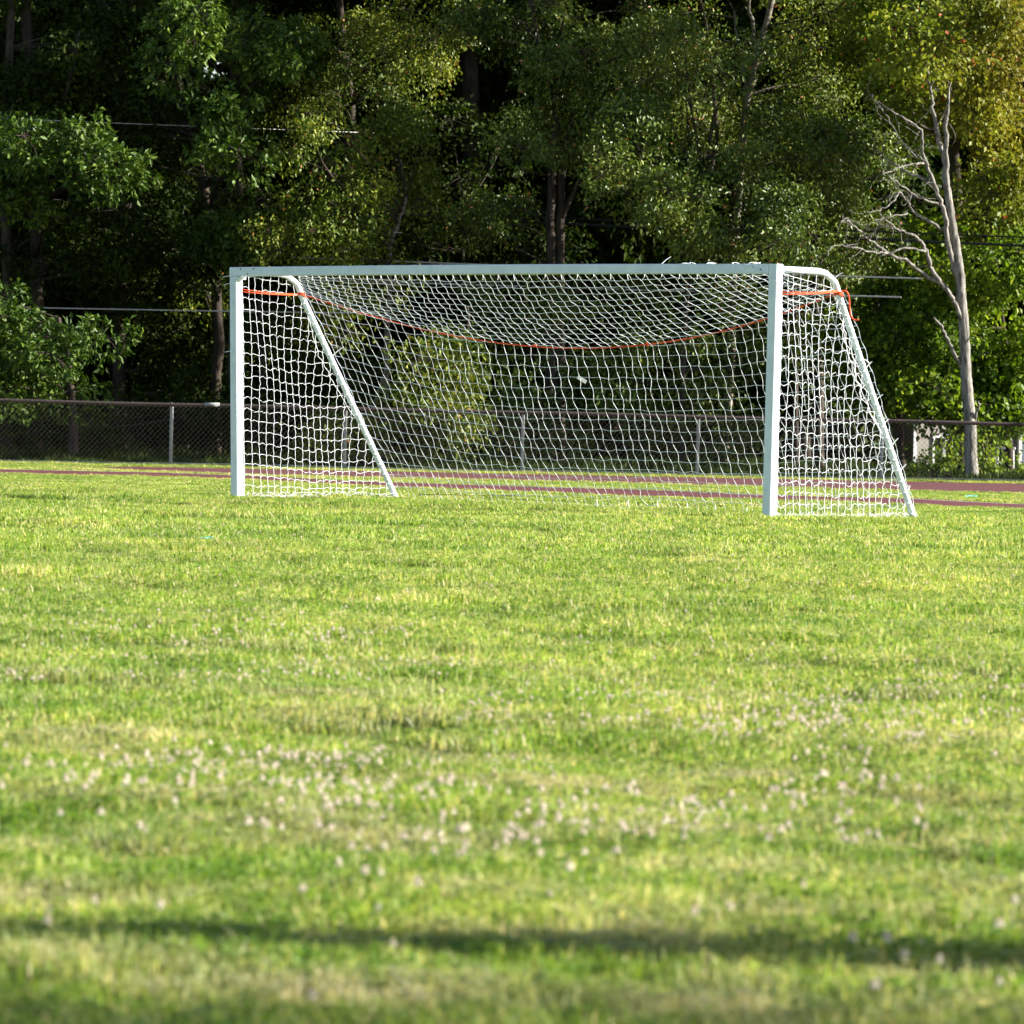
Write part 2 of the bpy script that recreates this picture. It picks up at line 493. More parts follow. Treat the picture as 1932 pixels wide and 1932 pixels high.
# ------------------------------------------------------------------ grass
def blade_patch(name, size, nblades, hmin, hmax, wid, seed, clover=0.0, dry=0.22):
    r = np.random.default_rng(seed)
    n = nblades
    # clustered tufts
    nt_ = max(6, n // 14)
    tc = r.uniform(-0.5, 0.5, (nt_, 2)) * size
    idx = r.integers(0, nt_, n)
    pos = tc[idx] + r.normal(0, 0.03, (n, 2))
    mixu = r.random(n) < 0.45
    pos[mixu] = r.uniform(-0.5, 0.5, (mixu.sum(), 2)) * size
    th = r.uniform(0, 2 * math.pi, n)
    face = r.uniform(0, 2 * math.pi, n)
    H = r.uniform(hmin, hmax, n) * (0.75 + 0.5 * r.random(nt_)[idx])
    lean = np.abs(r.normal(0.5, 0.4, n))
    W = wid * r.uniform(0.6, 1.3, n)
    d = np.stack([np.cos(th), np.sin(th), 0 * th], 1)
    s = np.stack([np.cos(face), np.sin(face), 0 * th], 1)
    b0 = np.concatenate([pos, np.full((n, 1), -0.005)], 1)
    mid = b0 + np.array([0, 0, 1.0]) * (H * 0.6)[:, None] + d * (H * lean * 0.35)[:, None]
    tip = b0 + np.array([0, 0, 1.0]) * (H * (1.0 - 0.25 * lean))[:, None] + d * (H * lean * 1.0)[:, None]
    V = np.stack([b0 - s * W[:, None] / 2, b0 + s * W[:, None] / 2, mid + s * W[:, None] * .42, mid - s * W[:, None] * .42, tip], 1).reshape(-1, 3)
    base = np.arange(n) * 5
    q = np.stack([base, base + 1, base + 2, base + 3], 1)
    t = np.stack([base + 3, base + 2, base + 4], 1)
    tintb = np.where(r.random(n) < dry, r.uniform(0.82, 1.0, n), r.uniform(0.0, 0.8, n))
    faces = [tuple(x) for x in q] + [tuple(x) for x in t]
    tint = np.concatenate([tintb, tintb])
    if clover > 0:
        m = int(clover * size * size)
        cp = r.uniform(-0.5, 0.5, (m, 2)) * size
        Vc = []; Fc = []; tn = []
        off = len(V)
        for i in range(m):
            z = r.uniform(0.02, 0.045)
            R = r.uniform(0.006, 0.010)
            a0 = r.uniform(0, 6.28)
            for k in range(3):
                a = a0 + k * 2.094
                c = np.array([cp[i, 0] + math.cos(a) * R * 1.05, cp[i, 1] + math.sin(a) * R * 1.05, z])
                nrm = np.array([r.normal(0, .3), r.normal(0, .3), 1]); nrm /= np.linalg.norm(nrm)
                ux = np.cross(nrm, [0, 1, 0]); ux /= np.linalg.norm(ux); uy = np.cross(nrm, ux)
                for j in range(5):
                    b = j * 1.2566
                    Vc.append(c + (ux * math.cos(b) + uy * math.sin(b)) * R)
                Fc.append(tuple(off + len(Vc) - 5 + j for j in range(5)))
                tn.append(r.uniform(0.0, 0.45))
        V = np.vstack([V, np.array(Vc)])
        faces += Fc
        tint = np.concatenate([tint, tn])
    me = bpy.data.meshes.new(name)
    me.from_pydata(V.tolist(), [], faces)
    a = me.attributes.new('tint', 'FLOAT', 'FACE')
    a.data.foreach_set('value', tint.astype(np.float32))
    me.materials.append(M['grass'])
    ob = bpy.data.objects.new(name, me)
    return ob

def scatter(name, P, protos, smin, smax, label, cat='grass', seed=1):
    """instance prototypes on points: one countless 'stuff' object"""
    me = bpy.data.meshes.new(name)
    me.from_pydata(np.asarray(P).tolist(), [], [])
    ob = bpy.data.objects.new(name, me)
    COL.objects.link(ob)
    pc = bpy.data.collections.new(name + '_sources')
    for p in protos:
        pc.objects.link(p)
    ng = bpy.data.node_groups.new(name + '_scatter', 'GeometryNodeTree')
    ng.interface.new_socket('Geometry', in_out='INPUT', socket_type='NodeSocketGeometry')
    ng.interface.new_socket('Geometry', in_out='OUTPUT', socket_type='NodeSocketGeometry')
    N = ng.nodes
    gi = N.new('NodeGroupInput'); go = N.new('NodeGroupOutput')
    m2p = N.new('GeometryNodeMeshToPoints')
    iop = N.new('GeometryNodeInstanceOnPoints')
    ci = N.new('GeometryNodeCollectionInfo')
    ci.inputs['Collection'].default_value = pc
    ci.inputs['Separate Children'].default_value = True
    ci.inputs['Reset Children'].default_value = True
    rr = N.new('FunctionNodeRandomValue'); rr.data_type = 'FLOAT_VECTOR'
    rr.inputs['Min'].default_value = (0, 0, 0); rr.inputs['Max'].default_value = (0, 0, 6.2832)
    rr.inputs['Seed'].default_value = seed
    rs = N.new('FunctionNodeRandomValue'); rs.data_type = 'FLOAT'
    [s for s in rs.inputs if s.name == 'Min' and s.type == 'VALUE'][0].default_value = smin
    [s for s in rs.inputs if s.name == 'Max' and s.type == 'VALUE'][0].default_value = smax
    rs.inputs['Seed'].default_value = seed + 5
    cx = N.new('ShaderNodeCombineXYZ')
    L = ng.links
    L.new(gi.outputs[0], m2p.inputs[0])
    L.new(m2p.outputs[0], iop.inputs['Points'])
    L.new(ci.outputs[0], iop.inputs['Instance'])
    iop.inputs['Pick Instance'].default_value = True
    L.new(rr.outputs[0], iop.inputs['Rotation'])
    rso = [s for s in rs.outputs if s.type == 'VALUE'][0]
    cx.inputs[0].default_value = 1; cx.inputs[1].default_value = 1
    L.new(rso, cx.inputs[2])
    L.new(cx.outputs[0], iop.inputs['Scale'])
    L.new(iop.outputs[0], go.inputs[0])
    md = ob.modifiers.new('scatter', 'NODES')
    md.node_group = ng
    return tag(ob, label, cat, kind='stuff')

def field_points(y0, y1, step, margin=0.155, mpad=1.2, side=lambda y: 1.0):
    out = []
    y = y0
    r = np.random.default_rng(int(y0 * 10) + 3)
    while y < y1:
        hw = y * margin + mpad
        x = np.arange(-hw, hw, step)
        px = x + r.uniform(-.5, .5, len(x)) * step
        py = y + r.uniform(-.5, .5, len(x)) * step
        out.append(np.stack([px, py], 1))
        y += step
    P = np.concatenate(out)
    return P

def off_track(P, pad=0.0):
    x, y = P[:, 0], P[:, 1]
    onT = (y > yat(TNe, x) - pad) & (y < yat(TFe, x) + pad) & (x > x0t + 0.5)
    onS = (y > yat(SNe, x) - pad) & (y < yat(SFe, x) + pad)
    return P[~(onT | onS)]
def with_z(P):
    return np.stack([P[:, 0], P[:, 1], hgt(P[:, 0], P[:, 1])], 1)

near = [blade_patch('grass_tuft', 0.36, 900, 0.02, 0.062, 0.0042, 10 + i, clover=350 + 300 * (i % 2), dry=0.20 + 0.08 * (i % 3)) for i in range(5)]
mid = [blade_patch('grass_tuft', 0.55, 1250, 0.02, 0.062, 0.0058, 20 + i, clover=200, dry=0.18 + 0.07 * (i % 3)) for i in range(5)]
far = [blade_patch('grass_tuft', 0.9, 1500, 0.03, 0.08, 0.010, 30 + i, dry=0.12 + 0.08 * (i % 3)) for i in range(5)]
edgeg = [blade_patch('grass_tuft', 0.5, 260, 0.06, 0.16, 0.008, 40 + i, dry=0.35) for i in range(4)]
scatter('grass_foreground', with_z(field_points(5.0, 14.5, 0.26)), near, 0.6, 1.35, 'short sunlit grass with clover leaves in the foreground')
scatter('grass_midfield', with_z(field_points(14.5, 33, 0.42)), mid, 0.6, 1.3, 'short sunlit grass in the middle of the field')
Pf = field_points(33, 49, 0.62, margin=0.16)
scatter('grass_far', with_z(Pf), far, 0.45, 1.0, 'sunlit grass around the feet of the goal')
pm = 0.36
Pf = field_points(49, 70.2, 0.5, margin=0.17)
farb = [blade_patch('grass_tuft', 0.72, 900, 0.02, 0.055, 0.011, 60 + i, dry=0.12 + 0.10 * (i % 3)) for i in range(5)]
scatter('grass_beyond_goal', with_z(off_track(Pf, pm)), farb, 0.35, 0.62, 'very short sunlit grass between the red tracks behind the goal')
# small tufts filling along the track edges and ragged borders
Pe = []
r_ = np.random.default_rng(99)
for (E_, sgn) in ((TN, -1), (TF, 1), (SN, -1), (SF, 1)):
    x = r_.uniform(E_[0, 0] - 2, E_[-1, 0] + 2, 500)
    Pe.append(np.stack([x, yat(E_, x) + sgn * r_.uniform(0.08, 0.5, len(x))], 1))
small = [blade_patch('grass_tuft', 0.14, 110, 0.03, 0.09, 0.009, 50 + i, dry=0.3) for i in range(4)]
scatter('grass_verge', with_z(np.concatenate(Pe)), small, 0.25, 0.55, 'ragged grass along the edges of the red tracks')
Pb = []
for s_, d_ in ((0.05, 0.05), (GW - .05, 0.05), (0.05, 2.68), (GW - .05, 2.52)):
    c_ = GL + AX * s_ + DD * d_
    Pb.append(c_[:2] + r_.normal(0, 0.09, (14, 2)))
t_ = r_.uniform(0, 1, (90, 1))
Pb.append((GL + DD * 2.5)[:2] + AX[:2] * GW * t_ + r_.normal(0, 0.12, (90, 2)))
Pb.append((GL + AX * GW)[:2] + DD[:2] * 2.6 * t_[:40] + r_.normal(0, 0.07, (40, 2)))
Pb.append(GL[:2] + DD[:2] * 2.7 * t_[:40] + r_.normal(0, 0.07, (40, 2)))
scatter('goal_foot_grass', with_z(np.vstack(Pb)), small, 0.45, 0.95, 'longer unmown grass round the feet of the goal and along the net')
xw = r_.uniform(-13, 13, 460)
Pw = np.stack([xw, 70.0 + r_.uniform(-0.35, 0.25, len(xw))], 1)
scatter('fence_weeds', with_z(Pw), edgeg, 0.12, 0.45, 'longer dry grass and weeds along the bottom of the fence', 'weeds')
xw = r_.uniform(-15, 15, 1400)
Pu = np.stack([xw, 71.0 + r_.uniform(0, 22, len(xw))], 1)
under = []
for i in range(3):
    ob_ = blade_patch('undergrowth_tuft', 0.5, 150, 0.05, 0.14, 0.016, 70 + i, dry=0.1)
    ob_.data.materials.clear(); ob_.data.materials.append(M['dark'])  # dark leaf material puts the tree shade into the undergrowth colour
    under.append(ob_)
scatter('undergrowth', with_z(Pu), under, 0.5, 1.6, 'rough undergrowth on the ground beneath the trees', 'undergrowth')

# ------------------------------------------------------------------ clover flowers
def flower_mesh(seed):
    r = np.random.default_rng(seed)
    V = []; Fs = []
    R = 0.0105
    for i in range(64):
        d = r.normal(0, 1, 3); d /= np.linalg.norm(d)
        if d[2] < -0.75: d[2] *= -1
        a = np.cross(d, r.normal(0, 1, 3)); a /= np.linalg.norm(a)
        b = np.cross(d, a)
        c0 = d * R * 0.35; c1 = d * R * 0.9 + [0, 0, 0.0]; tp = d * R * r.uniform(1.0, 1.2)
        wd = 0.0022
        k = len(V)
        V += [c0, c1 + a * wd, tp, c1 - a * wd]
        Fs.append((k, k + 1, k + 2, k + 3))
    V = [v + np.array([0, 0, 0.062]) for v in V]
    me = bpy.data.meshes.new('clover_flower')
    # stem
    k = len(V)
    for z, rr in ((-0.005, 0.0009), (0.055, 0.0008)):
        for j in range(4):
            V.append(np.array([math.cos(j * 1.57) * rr, math.sin(j * 1.57) * rr, z]))
    ns = len(Fs)
    for j in range(4):
        Fs.append((k + j, k + (j + 1) % 4, k + 4 + (j + 1) % 4, k + 4 + j))
    me.from_pydata([tuple(v) for v in V], [], Fs)
    me.materials.append(M['petal']); me.materials.append(M['stem'])
    for p in me.polygons[ns:]:
        p.material_index = 1
    return me
fm = [flower_mesh(i) for i in range(5)]
bands = [((0, 720), (1185, 1295), 90), ((700, 1500), (1215, 1300), 25), ((1180, 1850), (1310, 1420), 80), ((0, 900), (1430, 1545), 85),
         ((480, 1750), (1515, 1625), 125), ((650, 1250), (1600, 1665), 18), ((0, 500), (1500, 1640), 10), ((0, 1932), (1660, 1930), 30), ((1500, 1932), (1400, 1560), 8)]
fr = np.random.default_rng(5)
pts = []
for (u0, u1), (v0, v1), n in bands:
    nc = max(3, n // 4)
    cs = [(fr.uniform(u0, u1), fr.uniform(v0, v1)) for _ in range(nc)]
    for i in range(n):
        if fr.random() < 0.5:
            c = cs[fr.integers(nc)]
            uv = (c[0] + fr.normal(0, 42), c[1] + fr.normal(0, 10))
        else:
            uv = (fr.uniform(u0, u1), fr.uniform(v0, v1))
        pts.append(gnd(*uv))
pts = sorted(pts, key=lambda p: p[1])
farpts = pts[300:]
pts = pts[:300]
for i, p in enumerate(pts):
    o = bpy.data.objects.new('clover_flower', fm[i % 5])
    o.location = (p[0], p[1], hgt(p[0], p[1]))
    s = fr.uniform(0.5, 0.95)
    o.scale = (s, s, fr.uniform(0.8, 1.15))
    o.rotation_euler = (fr.normal(0, .15), fr.normal(0, .15), fr.uniform(0, 6.28))
    COL.objects.link(o)
    tag(o, 'small round white clover flower standing in the near grass', 'clover flower', 'white clover flowers in the near grass')
P2 = []
for (u0, u1), (v0, v1), n in [((0, 1932), (985, 1190), 130), ((200, 700), (1005, 1020), 25), ((1300, 1932), (1040, 1110), 40), ((900, 1932), (1200, 1320), 30)]:
    for i in range(n):
        P2.append(gnd(fr.uniform(u0, u1), fr.uniform(v0, v1)))
P2 = list(P2)
for (u0, u1), (v0, v1), n in [((0, 900), (1180, 1300), 200), ((900, 1932), (1290, 1420), 220), ((0, 700), (1420, 1540), 120), ((500, 1800), (1380, 1600), 220)]:
    cs = [(fr.uniform(u0, u1), fr.uniform(v0, v1)) for _ in range(n // 9)]
    for i in range(n):
        c = cs[fr.integers(len(cs))]
        P2.append(gnd(c[0] + fr.normal(0, 45), c[1] + fr.normal(0, 7)))
P2 = np.array(P2 + farpts)
xs_ = fr.uniform(-2, 4, 60)
P2 = np.vstack([P2, np.stack([xs_, yat(TNe, xs_) - fr.uniform(0.3, 1.0, 60), 0 * xs_], 1)])
protof = []
for m_ in fm[:4]:
    m_ = m_.copy()
    m_.transform(Matrix.Diagonal((0.7, 0.7, 0.8, 1)))
    protof.append(bpy.data.objects.new('clover_head', m_))
scatter('distant_clover', with_z(P2[:, :2]), protof, 0.6, 1.0, 'countless tiny faded clover heads scattered through the grass of the field', 'clover')

# ------------------------------------------------------------------ goal
def G(s, d, z, base=GL):
    """s metres along the mouth from the left outer front corner, d back, z up"""
    return base + AX * s + DD * d + Z3 * z

PW, PD, BH, H = 0.101, 0.104, 0.10, 2.54
goal = empty('soccer_goal', G(GW / 2, 1.2, 0), 'full size white football goal with sagging net and orange rope on the grass', 'soccer goal')
LEAN_L, LEAN_R = -0.062, 0.016

def prism(mb, base_c, top_c, hx, hy, bev):
    bx = [(-hx, hy - bev), (-hx + bev, hy), (hx - bev, hy), (hx, hy - bev), (hx, -hy + bev), (hx - bev, -hy), (-hx + bev, -hy), (-hx, -hy + bev)]
    V = [c + AX * x + DD * y for c in (base_c, top_c) for x, y in bx]
    mb.add(V, [(i, (i + 1) % 8, 8 + (i + 1) % 8, 8 + i) for i in range(8)] + [tuple(range(7, -1, -1)), tuple(range(8, 16))])

def post(sc, ztop, lean):
    mb = MB()
    b = G(sc, PD / 2, -0.15); t = G(sc, PD / 2, ztop) + X3 * lean
    prism(mb, b, t, PW / 2, PD / 2, 0.006)
    return mb.build('post', M['paint'], goal)
pl = post(PW / 2, H - BH - 0.001, LEAN_L)
pr = post(GW - PW / 2, H, LEAN_R)
mb = MB()
hx = 0.5
L0 = G(0, PD / 2, H - BH / 2) + X3 * LEAN_L
R0 = G(GW - PW - 0.002, PD / 2, H - BH / 2) + X3 * LEAN_R
ax_ = (R0 - L0); ln = np.linalg.norm(ax_); ax_ = ax_ / ln
mb2 = MB()
bev = 0.006
bx = [(-BH / 2, PD / 2 - bev), (-BH / 2 + bev, PD / 2), (BH / 2 - bev, PD / 2), (BH / 2, PD / 2 - bev), (BH / 2, -PD / 2 + bev), (BH / 2 - bev, -PD / 2), (-BH / 2 + bev, -PD / 2), (-BH / 2, -PD / 2 + bev)]
nseg = 12
Vb = []
for i in range(nseg + 1):
    c = L0 + ax_ * ln * i / nseg + Z3 * (0.012 * math.sin(math.pi * i / nseg))
    Vb += [c + Z3 * z + DD * y for z, y in bx]
Fb = []
for i in range(nseg):
    Fb += [(i * 8 + j, i * 8 + (j + 1) % 8, (i + 1) * 8 + (j + 1) % 8, (i + 1) * 8 + j) for j in range(8)]
Fb += [tuple(range(8)), tuple(nseg * 8 + j for j in range(7, -1, -1))]
mb2.add(Vb, Fb)
bar = mb2.build('crossbar', M['paint'], goal)
# bolts on the bar front near both corners
def bolt(s, z, par, lean):
    m = MB()
    c = G(s, -0.001, z) + X3 * lean
    m.tube([c + DD * 0.004, c - DD * 0.003], 0.008, 8)
    return m.build('bolt', M['bolt'], par)
for s, z in ((0.17, H - 0.02), (0.37, H - 0.018), (0.28, H - 0.075)):
    bolt(s, z, bar, LEAN_L)
for s, z in ((GW - 0.30, H - 0.03), (GW - 0.20, H - 0.055)):
    bolt(s, z, bar, LEAN_R)
# corner brackets under the bar
for s0, lean in ((PW + 0.03, LEAN_L),):
    m = MB(); m.box(G(s0, PD / 2, H - BH - 0.02) + X3 * lean, AX, DD, Z3, 0.03, 0.05, 0.015, 0.004)
    m.build('corner_bracket', M['paint'], bar)

D_BASE = {'L': 2.70, 'R': 2.54}
def stan_prof(side):
    db = D_BASE[side]
    sl_ = (2.31 + 0.05) / (db - 1.13)
    pts = [(0.09, 2.492), (0.45, 2.492), (0.74, 2.492), (0.86, 2.475), (0.95, 2.43), (1.02, 2.36 + 0.03), (1.06, 2.325)]
    d0 = 1.10
    z0 = 2.25
    k = 14
    for i in range(k + 1):
        t = i / k
        pts.append((d0 + (db - d0) * t, z0 + (-0.10 - z0) * t))
    return np.array(pts)
def stan_d(side, z):
    p = stan_prof(side)[5:]
    return np.interp(-z, -p[:, 1], p[:, 0])
def lean_at(side, z):
    return (LEAN_L if side == 'L' else LEAN_R) * max(0.0, min(1.0, z / H))
S_ST = {'L': 0.045, 'R': GW - 0.045}
stan = {}
for side in 'LR':
    pp = stan_prof(side)
    m = MB()
    path = np.array([G(S_ST[side], d, z) + X3 * lean_at(side, z) for d, z in pp])
    m.tube(path, 0.033, 14)
    stan[side] = m.build('stanchion', M['paint'], goal, smooth=True)
    m = MB()
    m.box(G(S_ST[side], PD + 0.012, 2.492) + X3 * lean_at(side, 2.5), AX, DD, Z3, 0.036, 0.013, 0.04, 0.004)
    m.build('flange', M['paint'], stan[side])

# orange rope -------------------------------------------------------
def rope_pt(s):
    """rope between stanchions, s 0..1"""
    z = 2.27 * (1 - s) + 2.305 * s - 0.58 * (4 * s * (1 - s)) ** 1.08
    d = 1.13 + 0.34 * (4 * s * (1 - s))
    return G(0.03 + (GW - 0.06) * s, d, z) + X3 * (LEAN_L * (1 - s) + LEAN_R * s) * 0.9
rope = MB()
rp = np.array([rope_pt(s) for s in np.linspace(0, 1, 90)])
for ph in (0, math.pi):
    tw = rp.copy()
    a = np.arange(len(tw)) * 1.9 + ph
    tw[:, 2] += 0.006 * np.sin(a)
    tw[:, 1] += 0.006 * np.cos(a)
    rope.tube(tw, 0.0048, 5)
for side, sp in (('L', 0.0), ('R', 1.0)):
    e = rope_pt(sp)
    zf = 2.285 if side == 'L' else 2.25
    fr0 = G(PW if side == 'L' else GW, PD * 0.9, zf) + X3 * lean_at(side, 2.2)
    for dz in (-0.014, 0.012):
        a = fr0 + Z3 * dz
        rope.tube(np.array([a, (a + e) / 2 - Z3 * 0.01, e + Z3 * dz * 0.4]), 0.0065, 6)
    # windings round the stanchion
    th = np.linspace(0, 4 * 2 * math.pi, 70)
    slope = G(0, 1.12 - 1.0, 0) - G(0, 0, 0)
    rd = 0.039
    c = G(S_ST[side], stan_d(side, 2.27), 2.27) + X3 * lean_at(side, 2.27)
    wv_ = np.array([c + AX * rd * math.cos(t) + DD * rd * 1.1 * math.sin(t) + Z3 * (-0.02 + 0.04 * i / 70 - 0.012 * math.sin(t)) for i, t in enumerate(th)])
    rope.tube(wv_, 0.006, 5)
    th = np.linspace(0, 2 * 2 * math.pi, 40)
    c = G(PW / 2 if side == 'L' else GW - PW / 2, PD / 2, zf) + X3 * lean_at(side, zf)
tail = smooth_path([at(1587, 549, 45.1), at(1597, 550, 45.1), at(1602, 562, 45.12), at(1603, 582, 45.14), at(1606, 597, 45.15), at(1613, 604, 45.15), at(1621, 603, 45.15)], 5)
rope.tube(tail, 0.009, 6)
ropeo = rope.build('rope', M['rope'], goal, smooth=True)
for s in (0.42, 0.63):
    m = MB()
    c = rope_pt(s)
    for k in range(3):
        m.tube([c + rng.normal(0, 0.008, 3), c + Z3 * 0.02 + rng.normal(0, 0.02, 3)], 0.008, 5)
    m.build('knot', M['rope'], ropeo)

# net ----------------------------------------------------------------
CELL = 0.122
NETR = 0.0027
def crossbar_pt(s):
    s = s + 0.125 * (1 - s) ** 1.6
    return G(0.02 + (GW - 0.04) * s, PD * 0.9, H - BH + 0.012) + X3 * (LEAN_L * (1 - s) + LEAN_R * s)
def bottom_pt(s):
    sm = s + 0.0 * s
    d = (D_BASE['L'] * (1 - s) + D_BASE['R'] * s) - 0.35 * (4 * s * (1 - s)) ** 0.8
    p = G(0.03 + (GW - 0.06) * sm, d, 0)
    p[2] = hgt(p[0], p[1]) + 0.03
    return p
nc, nr = 62, 30
grid = np.zeros((nc, nr, 3))
for i in range(nc):
    s = i / (nc - 1)
    a, b_, c = crossbar_pt(s), rope_pt(s), bottom_pt(s)
    e = 4 * s * (1 - s)
    P = []
    for t in np.linspace(0, 1, 24):
        p = a * (1 - t) + b_ * t
        p = p - Z3 * 0.07 * 4 * t * (1 - t) * e ** 0.5
        P.append(p)
    for t in np.linspace(0, 1, 40)[1:]:
        p = b_ * (1 - t) + c * t
        p = p - DD * (0.10 * e) * 4 * t * (1 - t) + DD * 0.18 * math.sin(math.pi * t) * (1 - e) * 0.2
        P.append(p)
    P = np.array(P)
    L_ = np.concatenate([[0], np.cumsum(np.linalg.norm(np.diff(P, axis=0), axis=1))])
    # rows are bunched a little just below the bar near the corners
    tt = np.linspace(0, 1, nr)
    tt = tt ** (1.0 + 0.18 * (1 - e))
    for k in range(3):
        grid[i, :, k] = np.interp(tt * L_[-1], L_, P[:, k])
nz1 = rng.normal(0, 0.006, grid.shape)
nz1[:, 0] = 0
nz1[0] *= 0.3; nz1[-1] *= 0.3
# large soft folds
ss, ttg = np.meshgrid(np.linspace(0, 1, nc), np.linspace(0, 1, nr), indexing='ij')
fold = 0.03 * np.sin(ss * 31 + ttg * 5) * np.sin(ttg * math.pi) + 0.02 * np.sin(ss * 12 - ttg * 9) * np.sin(ttg * math.pi)
grid = grid + nz1 + fold[..., None] * DD + (0.02 * np.sin(ss * 23 + 3 * ttg) * np.sin(ttg * math.pi))[..., None] * AX
zig = np.where((np.arange(nc)[:, None] + np.arange(nr)[None]) % 2 == 0, 1.0, -1.0) * 0.006
zig[:, 0] = 0
grid = grid + zig[..., None] * AX

netroot = MB()
def cord(mb, P, kink=0.0, n=3, up=None, r=NETR, k=4):
    """wavy cord through knots"""
    out = []
    for a, b in zip(P[:-1], P[1:]):
        for t in np.linspace(0, 1, n, endpoint=False):
            p = a * (1 - t) + b * t
            if kink is not None and t > 0:
                p = p + (up if up is not None else 0) * kink * math.sin(math.pi * t) + rng.normal(0, 0.0035, 3)
            out.append(p)
    out.append(P[-1])
    mb.tube(np.array(out), r, k, caps=False)
net = MB()
for i in range(nc):
    P = grid[i]
    out = []
    for j in range(nr - 1):
        a, b = P[j], P[j + 1]
        sg = 1 if (i + j) % 2 == 0 else -1
        for t in (0, 0.35, 0.7):
            p = a * (1 - t) + b * t
            if t > 0:
                p = p + AX * sg * 0.009 * math.sin(math.pi * t) + rng.normal(0, 0.0015, 3)
            out.append(p)
    out.append(P[-1])
    out.append(P[-1] - Z3 * 0.03)
    net.tube(np.array(out), NETR, 4, caps=False)
for j in range(0, nr):
    P = grid[:, j]
    out = []
    for i in range(nc - 1):
        a, b = P[i], P[i + 1]
        for t in (0, 0.5):
            p = a * (1 - t) + b * t
            if t > 0:
                p = p - Z3 * 0.004 + rng.normal(0, 0.002, 3)
            out.append(p)
    out.append(P[-1])
    net.tube(np.array(out), NETR * (1.0 if j < nr - 1 else 1.5), 4, caps=False)
neto = empty('net', (0, 0, 0), None, None)
neto.parent = goal
neto.location = (0, 0, 0)
back = net.build('back_panel', M['cord'], neto)

SIDER = 0.0024
def side_panel(side):
    m = MB()
    s0 = S_ST[side]
    zs = np.arange(0.02, 2.47, CELL)
    db = D_BASE[side]
    ds = np.arange(0.16, db, CELL * (0.95 if side == 'L' else 0.93))
    r = np.random.default_rng(3 if side == 'L' else 4)
    lat = lambda d, z: 0.03 * math.sin(d * 2.6 + z * 1.3) + 0.02 * math.sin(z * 4 + d * 5)
    def pt(d, z):
        base = G(s0, d, z) + X3 * lean_at(side, z)
        sg = 1 if side == 'R' else 1
        w_ = max(0, min(1, (stan_d(side, z) - d) / 0.4)) * max(0, min(1, (d - 0.1) / 0.3))
        return base + AX * lat(d, z) * w_
    def dmax(z):
        return stan_d(side, z) if z < 2.42 else 0.92
    def ztop(d):
        if d < 0.85: return 2.49
        zz = np.linspace(0, 2.45, 60)
        dd_ = np.array([stan_d(side, z) for z in zz])
        return float(np.interp(-d, -dd_, zz)) if d > dd_[-1] else 2.43
    # verticals, drooping slightly backwards at the bottom
    for d in ds:
        zt = ztop(d)
        if zt < 0.12: continue
        n = max(3, int(zt / 0.045))
        out = []
        ph = r.uniform(0, 6.28)
        for i in range(n + 1):
            z = zt * (1 - i / n)
            dd_ = d + 0.010 * math.sin(z * 2 * math.pi / CELL + ph) * (0.4 + d / 3) + r.normal(0, 0.0022)
            if z < 0.03: z = 0.0
            p = pt(min(dd_, dmax(z) + 0.01), z)
            if z < 0.15:
                p[2] = max(p[2] + hgt(p[0], p[1]), hgt(p[0], p[1]) + 0.01)
            out.append(p)
        m.tube(np.array(out), SIDER, 4, caps=False)
    # horizontals, scalloped between the verticals
    allz = np.concatenate([zs])
    for zi, z in enumerate(allz):
        dm = dmax(z)
        kn = [PD * 0.8] + [d for d in ds if d < dm - 0.03] + [dm]
        out = []
        drift = -0.10 * (1 if side == 'L' else 0.35)
        for a, b in zip(kn[:-1], kn[1:]):
            up_ = r.choice([1, 1, -1]) if side == 'L' else r.choice([1, 1, 1, -1])
            amp = (b - a) * (0.14 if side == 'L' else 0.25) * r.uniform(0.5, 1.2)
            for t in (0, 0.2, 0.4, 0.6, 0.8):
                d = a + (b - a) * t
                zz = z + drift * min(1, (d / 1.2)) * (1 if z > 0.3 else z / 0.3) + amp * math.sin(math.pi * t) * up_ + r.normal(0, 0.004)
                zz = max(zz, 0.01)
                out.append(pt(d, min(zz, 2.47)))
        out.append(pt(dm, max(0.01, z + drift)))
        m.tube(np.array(out), SIDER, 4, caps=False)
    # gathered slack cords close to the stanchion
    for k in range(1 if side == 'L' else 4):
        z0 = 2.3 - r.uniform(0, 0.5); d0 = dmax(z0)
        z1 = z0 - r.uniform(0.5, 1.5)
        z1 = max(z1, 0.1)
        out = []
        for t in np.linspace(0, 1, 26):
            z = z0 + (z1 - z0) * t
            d = dmax(z) * (1 - 0.10 * math.sin(math.pi * t) * r.uniform(0.8, 1.2)) - 0.06 * k / 7 * math.sin(math.pi * t) + 0.012 * math.sin(t * 40 + k)
            out.append(pt(d, z))
        m.tube(np.array(out), SIDER, 4, caps=False)
    # slack bunched on the ground
    for k in range(3):
        out = []
        for t in np.linspace(0, 1, 60):
            d = 0.15 + (db - 0.2) * t
            out.append(pt(d, 0) + Z3 * (hgt(*G(s0, d, 0)[:2]) + 0.045 + 0.03 * math.sin(t * 50 + k * 2) + r.normal(0, 0.01)) + AX * r.normal(0, 0.02))
        m.tube(np.array(out), SIDER, 4, caps=False)
    # lashing round the stanchion
    th = np.linspace(0, 20 * 2 * math.pi, 320)
    out = []
    for i, t in enumerate(th):
        z = 2.25 * (1 - i / len(th)) + 0.02
        c = G(s0, stan_d(side, z), z) + X3 * lean_at(side, z)
        out.append(c + AX * 0.036 * math.cos(t) + DD * 0.040 * math.sin(t))
    m.tube(np.array(out), 0.0035, 4, caps=False)
    return m.build('side_panel', M['cord'], neto)
side_panel('L'); side_panel('R')
